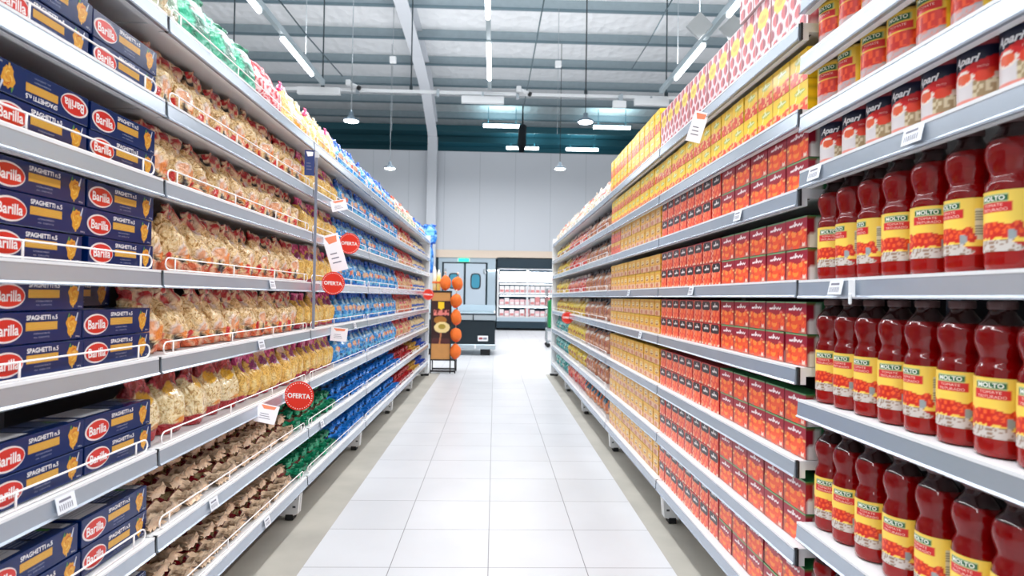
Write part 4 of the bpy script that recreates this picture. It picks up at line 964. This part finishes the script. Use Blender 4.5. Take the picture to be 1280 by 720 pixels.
# ------------------------------------------------------------------ far end: cardboard stand, freezer, fridge, trolley
M_cardb = mat('corrugated_cardboard', (206, 146, 84), .7, var=.12); M_frameb = mat('black_metal_frame', (26, 24, 26), .5)
ts = empty('display_stand', (-.757, 8.72, 0)); ts.scale = (.8, 1, 1)
for (x0, x1, y0, y1, z0, z1) in ((-.185, -.165, -.15, -.13, 0, 1.17), (.165, .185, -.15, -.13, 0, .18), (-.185, .27, -.15, -.135, .02, .045), (-.185, .27, .13, .145, .02, .045), (.25, .27, -.15, -.13, 0, .2), (.25, .27, .13, .15, 0, 1.1), (-.185, -.165, .13, .15, 0, 1.17), (-.185, .27, -.15, .15, .18, .2), (-.185, .19, -.15, -.13, 1.15, 1.175), (.165, .185, -.15, -.13, .18, 1.17)):
    q = MB(); q.box(x0, x1, y0, y1, z0, z1, M_frameb, bev=.002); q.obj('frame_bar', ts)
q = MB(); q.box(-.165, .165, -.14, -.13, .2, .42, M_cardb); q.obj('cardboard_panel', ts)
q = MB(); q.box(-.165, .165, -.14, -.13, 1.03, 1.15, M_cardb); q.obj('cardboard_panel', ts)
def poster(u, v):
    if circ(u, v, .5, .88, .17, .085): return (250, 206, 40)
    if abs(u - .5) < .17 and .82 < v < .98: return (250, 206, 40)
    if .66 < v < .80 and .1 < u < .94: return (226, 130, 120) if hsh(int(u * 16), int(v * 22)) > .35 else (110, 40, 34)
    if circ(u, v, .56, .38, .42, .13): return (240, 214, 150) if not circ(u, v, .56, .40, .2, .06) else (176, 150, 60)
    if circ(u, v, .46, .55, .34, .09): return (170, 110, 40)
    if abs(u - .5 - (v - .2) * .3) < .04 and v < .26: return (190, 120, 80)
    return (56, 28, 26) if v > .12 else (84, 40, 40)
q = MB(); front_grid(q, .33, .02, .61, 34, 60, poster, P_card); 
q.v = [(x, y - .133, z + .42) for x, y, z in q.v]; q.obj('poster', ts)
q = MB(); q.box(-.16, .16, -.128, .13, .2, 1.14, M_cardb); q.obj('cardboard_body', ts)
tag(ts, 'cardboard promotion stand with dark food poster in a black frame', 'display stand')
def netbag(seed, rx, rz):
    q = MB(); n = 22; vs = []; cs = []; fs = []
    for j in range(15):
        ph = PI * j / 14
        for k in range(n):
            t = 2 * PI * k / n; p = Vector((math.sin(ph) * math.cos(t) * rx, math.sin(ph) * math.sin(t) * rx, -math.cos(ph) * rz)); p *= 1 + .14 * noise.noise(p * 14 + Vector((seed, 0, 0)))
            vs.append(p + Vector((0, 0, rz))); cs.append((246, 116 if j > 3 else 90, 26, .5))
    for j in range(14):
        for k in range(n): fs.append((j * n + k, j * n + (k + 1) % n, (j + 1) * n + (k + 1) % n, (j + 1) * n + k))
    q.add(vs, fs, P_net, cs, smooth=True); b = q.obj('orange_net_bag', link=False)
    q = MB(); q.tube([(0, 0, 2 * rz - .01), (.004, 0, 2 * rz + .03), (-.01, 0, 2 * rz + .05)], [.012, .008, .016], P_net, 8, col=(250, 214, 190, 0)); return proto(b, [q.obj('tied_neck', link=False)])
NB = [netbag(1, .078, .108), netbag(2, .08, .104)]
for k in range(4):
    put(NB[k % 2], (-.545, 8.58, .203 + k * .243), k * 1.1, 'orange net bag on the stand side, %s from the floor' % ORD[k], 'net bag', 'orange net bags', scale=(1.02, 1.0, 1.0))
put(NB[0], (-.705, 8.64, 1.178), .5, 'orange net bag lying on top of the stand, left one', 'net bag', 'orange net bags'); put(NB[1], (-.535, 8.66, 1.178), 2, 'orange net bag on top of the stand, right one', 'net bag', 'orange net bags')
for n_, (x, hh, c) in enumerate(((-.87, .34, (244, 214, 140)), (-.81, .30, (250, 226, 120)))):
    q = MB(); q.lathe([(.02, 0), (.028, .01), (.03, hh * .6), (.024, hh * .85), (.012, hh * .95), (.012, hh)], P_print, 16, cols=lambda r_, z_: c if z_ < .2 else (250, 240, 226)); 
    q.box(-.031, .031, -.031, -.029, .1, .13, P_print, col=(236, 120, 60))
    tag(q.obj('tall_packet', None, (x, 8.70, 1.178)), 'tall pale packet on the stand top, %s' % ('beside the shelf end' if n_ == 0 else 'beside the orange net bags'), 'packet', 'tall packets')
bb = bag('blue_film_bag', .26, .34, .12, bp_simple((24, 130, 226), (20, 100, 214), (16, 96, 206), ((0, .6, .5, .2, (120, 200, 246)),), 0, .9, .05, 3), 77, mt=P_foil, lump=.02)
put(bb, (-.93, 8.46, 1.83), .3, 'crumpled blue film bag on the end of the left run', 'bag', 'blue film bags', scale=(.8, .8, .8))
hk = MB(); hk.box(-.006, .006, -.186, 0, .29, .30, M_steel); bh = proto(bpy.data.objects.new('blue_hanging_bag', bb.data), [hk.obj('hook', link=False)])
put(bh, (-.93, 8.45, 1.42), 0, 'blue film bag hanging beside the end panel above the stand', 'bag', 'blue film bags', scale=(.5, .6, 1.3))

M_fd = mat('freezer_dark_teal', (2, 26, 36), .35); M_sil = mat('silver_trim', (176, 190, 198), .3, metal=.6); M_glass = mat('freezer_glass_lid', (190, 214, 222), .08, alpha=.55)
fz = empty('chest_freezer', (-.66, 11.75, 0)); fx0, fx1, fy0, fy1 = -.72, .68, -.55, .6
q = MB(); q.box(fx0, fx1, fy0, fy1, .2, .66, M_fd, bev=.02); q.obj('body', fz)
q = MB(); q.box(fx0 - .01, fx1 + .01, fy0 - .02, fy1, .12, .21, M_sil, bev=.01); q.box(fx1 - .38, fx1 - .35, fy0 - .03, fy0 - .02, .13, .2, M_white); q.obj('bumper', fz)
q = MB(); q.box(fx0 - .01, fx1 + .01, fy0 - .02, fy1, .66, .76, M_sil, bev=.01); q.box(fx0 - .012, fx1 + .012, fy0 - .025, fy0 - .018, .755, .78, M_fd); q.box(fx1 - .42, fx1 - .4, fy0 - .03, fy0 - .02, .64, .76, M_fd); q.obj('rim', fz)
q = MB(); q.box(fx0 + .02, fx1 - .02, fy0 + .02, fy1 - .05, .78, .80, M_glass); q.obj('glass_lid', fz)
q = MB(); q.box(fx0, fx1, fy0, fy0 + .03, .76, .80, M_pale, bev=.005); q.box(fx0, fx0 + .03, fy0, fy1, .76, .81, M_white); q.box(fx1 - .03, fx1, fy0, fy1, .76, .81, M_white); q.box(-.03, .0, fy0, fy1, .76, .812, M_sil); q.box(fx0, fx1, fy1 - .03, fy1, .76, .93, M_pale); q.obj('lid_frame', fz)
for x in (-.55, .5):
    for y in (-.42, .42):
        q = MB(); q.box(x - .09, x + .09, y - .06, y + .06, 0, .12, M_black, bev=.01); q.obj('foot', fz)
q = MB(); q.box(.36, .55, fy0 - .006, fy0 - .001, .27, .37, M_white, bev=.003); b = q.obj('badge', fz)
q = MB(); q.poly([(.38, fy0 - .008, .30), (.45, fy0 - .008, .30), (.45, fy0 - .008, .34), (.38, fy0 - .008, .34)], mat('badge_red', (150, 50, 56), .5)); q.poly([(.46, fy0 - .008, .30), (.53, fy0 - .008, .30), (.53, fy0 - .008, .34), (.46, fy0 - .008, .34)], M_txt); q.obj('badge_print', b)
tag(fz, 'dark chest freezer with silver rim and glass lid beyond the aisle', 'freezer')

M_fglow = mat('fridge_light', (255, 255, 255), .4, emit=(240, 248, 255), estr=7); M_fint = mat('fridge_interior', (236, 240, 244), .4)
fg = empty('wall_fridge', (1.5, 20.1, 0)); a0, a1 = -1.42, 2.6
q = MB(); q.box(a0, a1, -.3, .3, .08, .30, M_dteal); q.box(a0, a1, -.34, -.28, .30, .42, M_pale); q.obj('base_panel', fg)
q = MB(); q.box(a0, a1, .24, .3, .3, 2.37, M_fint); q.box(a0, a0 + .06, -.3, .3, .3, 2.05, M_white); q.box(a1 - .06, a1, -.3, .3, .3, 2.05, M_white); q.box(a0, a1, -.3, .3, 2.02, 2.08, M_white); q.obj('cabinet_body', fg)
q = MB(); q.box(a0, a1, -.34, -.28, 2.05, 2.40, M_dteal); q.obj('fascia', fg)
for zz in (.42, .80, 1.2, 1.6):
    q = MB(); q.box(a0 + .06, a1 - .06, -.22, .24, zz, zz + .03, M_fint); q.box(a0 + .06, a1 - .06, -.23, -.21, zz - .02, zz + .04, M_white); s_ = q.obj('fridge_shelf', fg)
    q = MB(); q.box(a0 + .1, a1 - .1, .18, .22, zz + .33, zz + .35, M_fglow); q.obj('light_strip', s_)
for x in (a0 + 1.0, a0 + 1.35 + .5, a1 - 1.1):
    q = MB(); q.box(x - .03, x + .03, -.30, -.25, .42, 2.05, M_white); q.obj('door_post', fg)
area('fridge_inner_light', (1.5, 19.84, 1.98), 3.6, .12, 60)
tag(fg, 'tall lit wall fridge with white shelves and dark band beyond the aisle', 'fridge')
M_pk = [mat('pack_pink', (242, 196, 200), .4), mat('pack_white', (240, 236, 236), .4), mat('pack_rose', (220, 140, 140), .4)]
PK = []
for i in range(3):
    q = MB(); q.box(-.07, .07, -.05, .05, 0, .12 + .03 * i, M_pk[i], bev=.012); q.box(-.055, .055, -.052, -.05, .02, .07, M_pk[(i + 1) % 3]); PK.append(proto(q.obj('meat_pack', link=False)))
for si, zz in enumerate((.45, .83, 1.23, 1.63)):
    for i in range(12):
        x = 1.5 + a0 + .16 + i * .17; kind = 1 if si > 1 else rnd.choice((0, 1, 2))
        put(PK[kind], (x, 19.99, zz + .001), 0, 'pale food pack in the lit fridge, %s along the %s fridge shelf' % (ORD[i], ('lowest', 'second', 'third', 'highest')[si]), 'food pack', 'packs in the wall fridge', scale=(1.1, 1, 1.6))
M_green = mat('green_plastic', (20, 130, 66), .4)
tr = empty('roll_cage', (1.32, 13.4, 0))
q = MB(); q.box(-.12, .2, -.12, .2, .42, 1.05, M_green, bev=.03); q.obj('crate', tr)
q = MB(); q.tube([(-.15, -.15, .12), (-.15, -.15, 1.3), (.25, -.15, 1.3), (.25, -.15, .12)], .014, M_steel, 8); q.tube([(-.15, .2, .12), (-.15, .2, 1.3), (.25, .2, 1.3), (.25, .2, .12)], .014, M_steel, 8); q.box(-.16, .26, -.16, .22, .36, .42, M_steel); q.box(-.16, .26, -.16, .22, .12, .15, M_steel); q.obj('frame', tr)
for x in (-.12, .22):
    for y in (-.12, .18):
        q = MB(); q.tube([(x, y - .015, .05), (x, y + .015, .05)], .05, M_black, 14); q.box(x - .02, x + .02, y - .02, y + .02, .09, .13, M_steel); q.obj('caster', tr)
tag(tr, 'green crate on a steel roll cage beyond the right shelving end', 'roll cage')
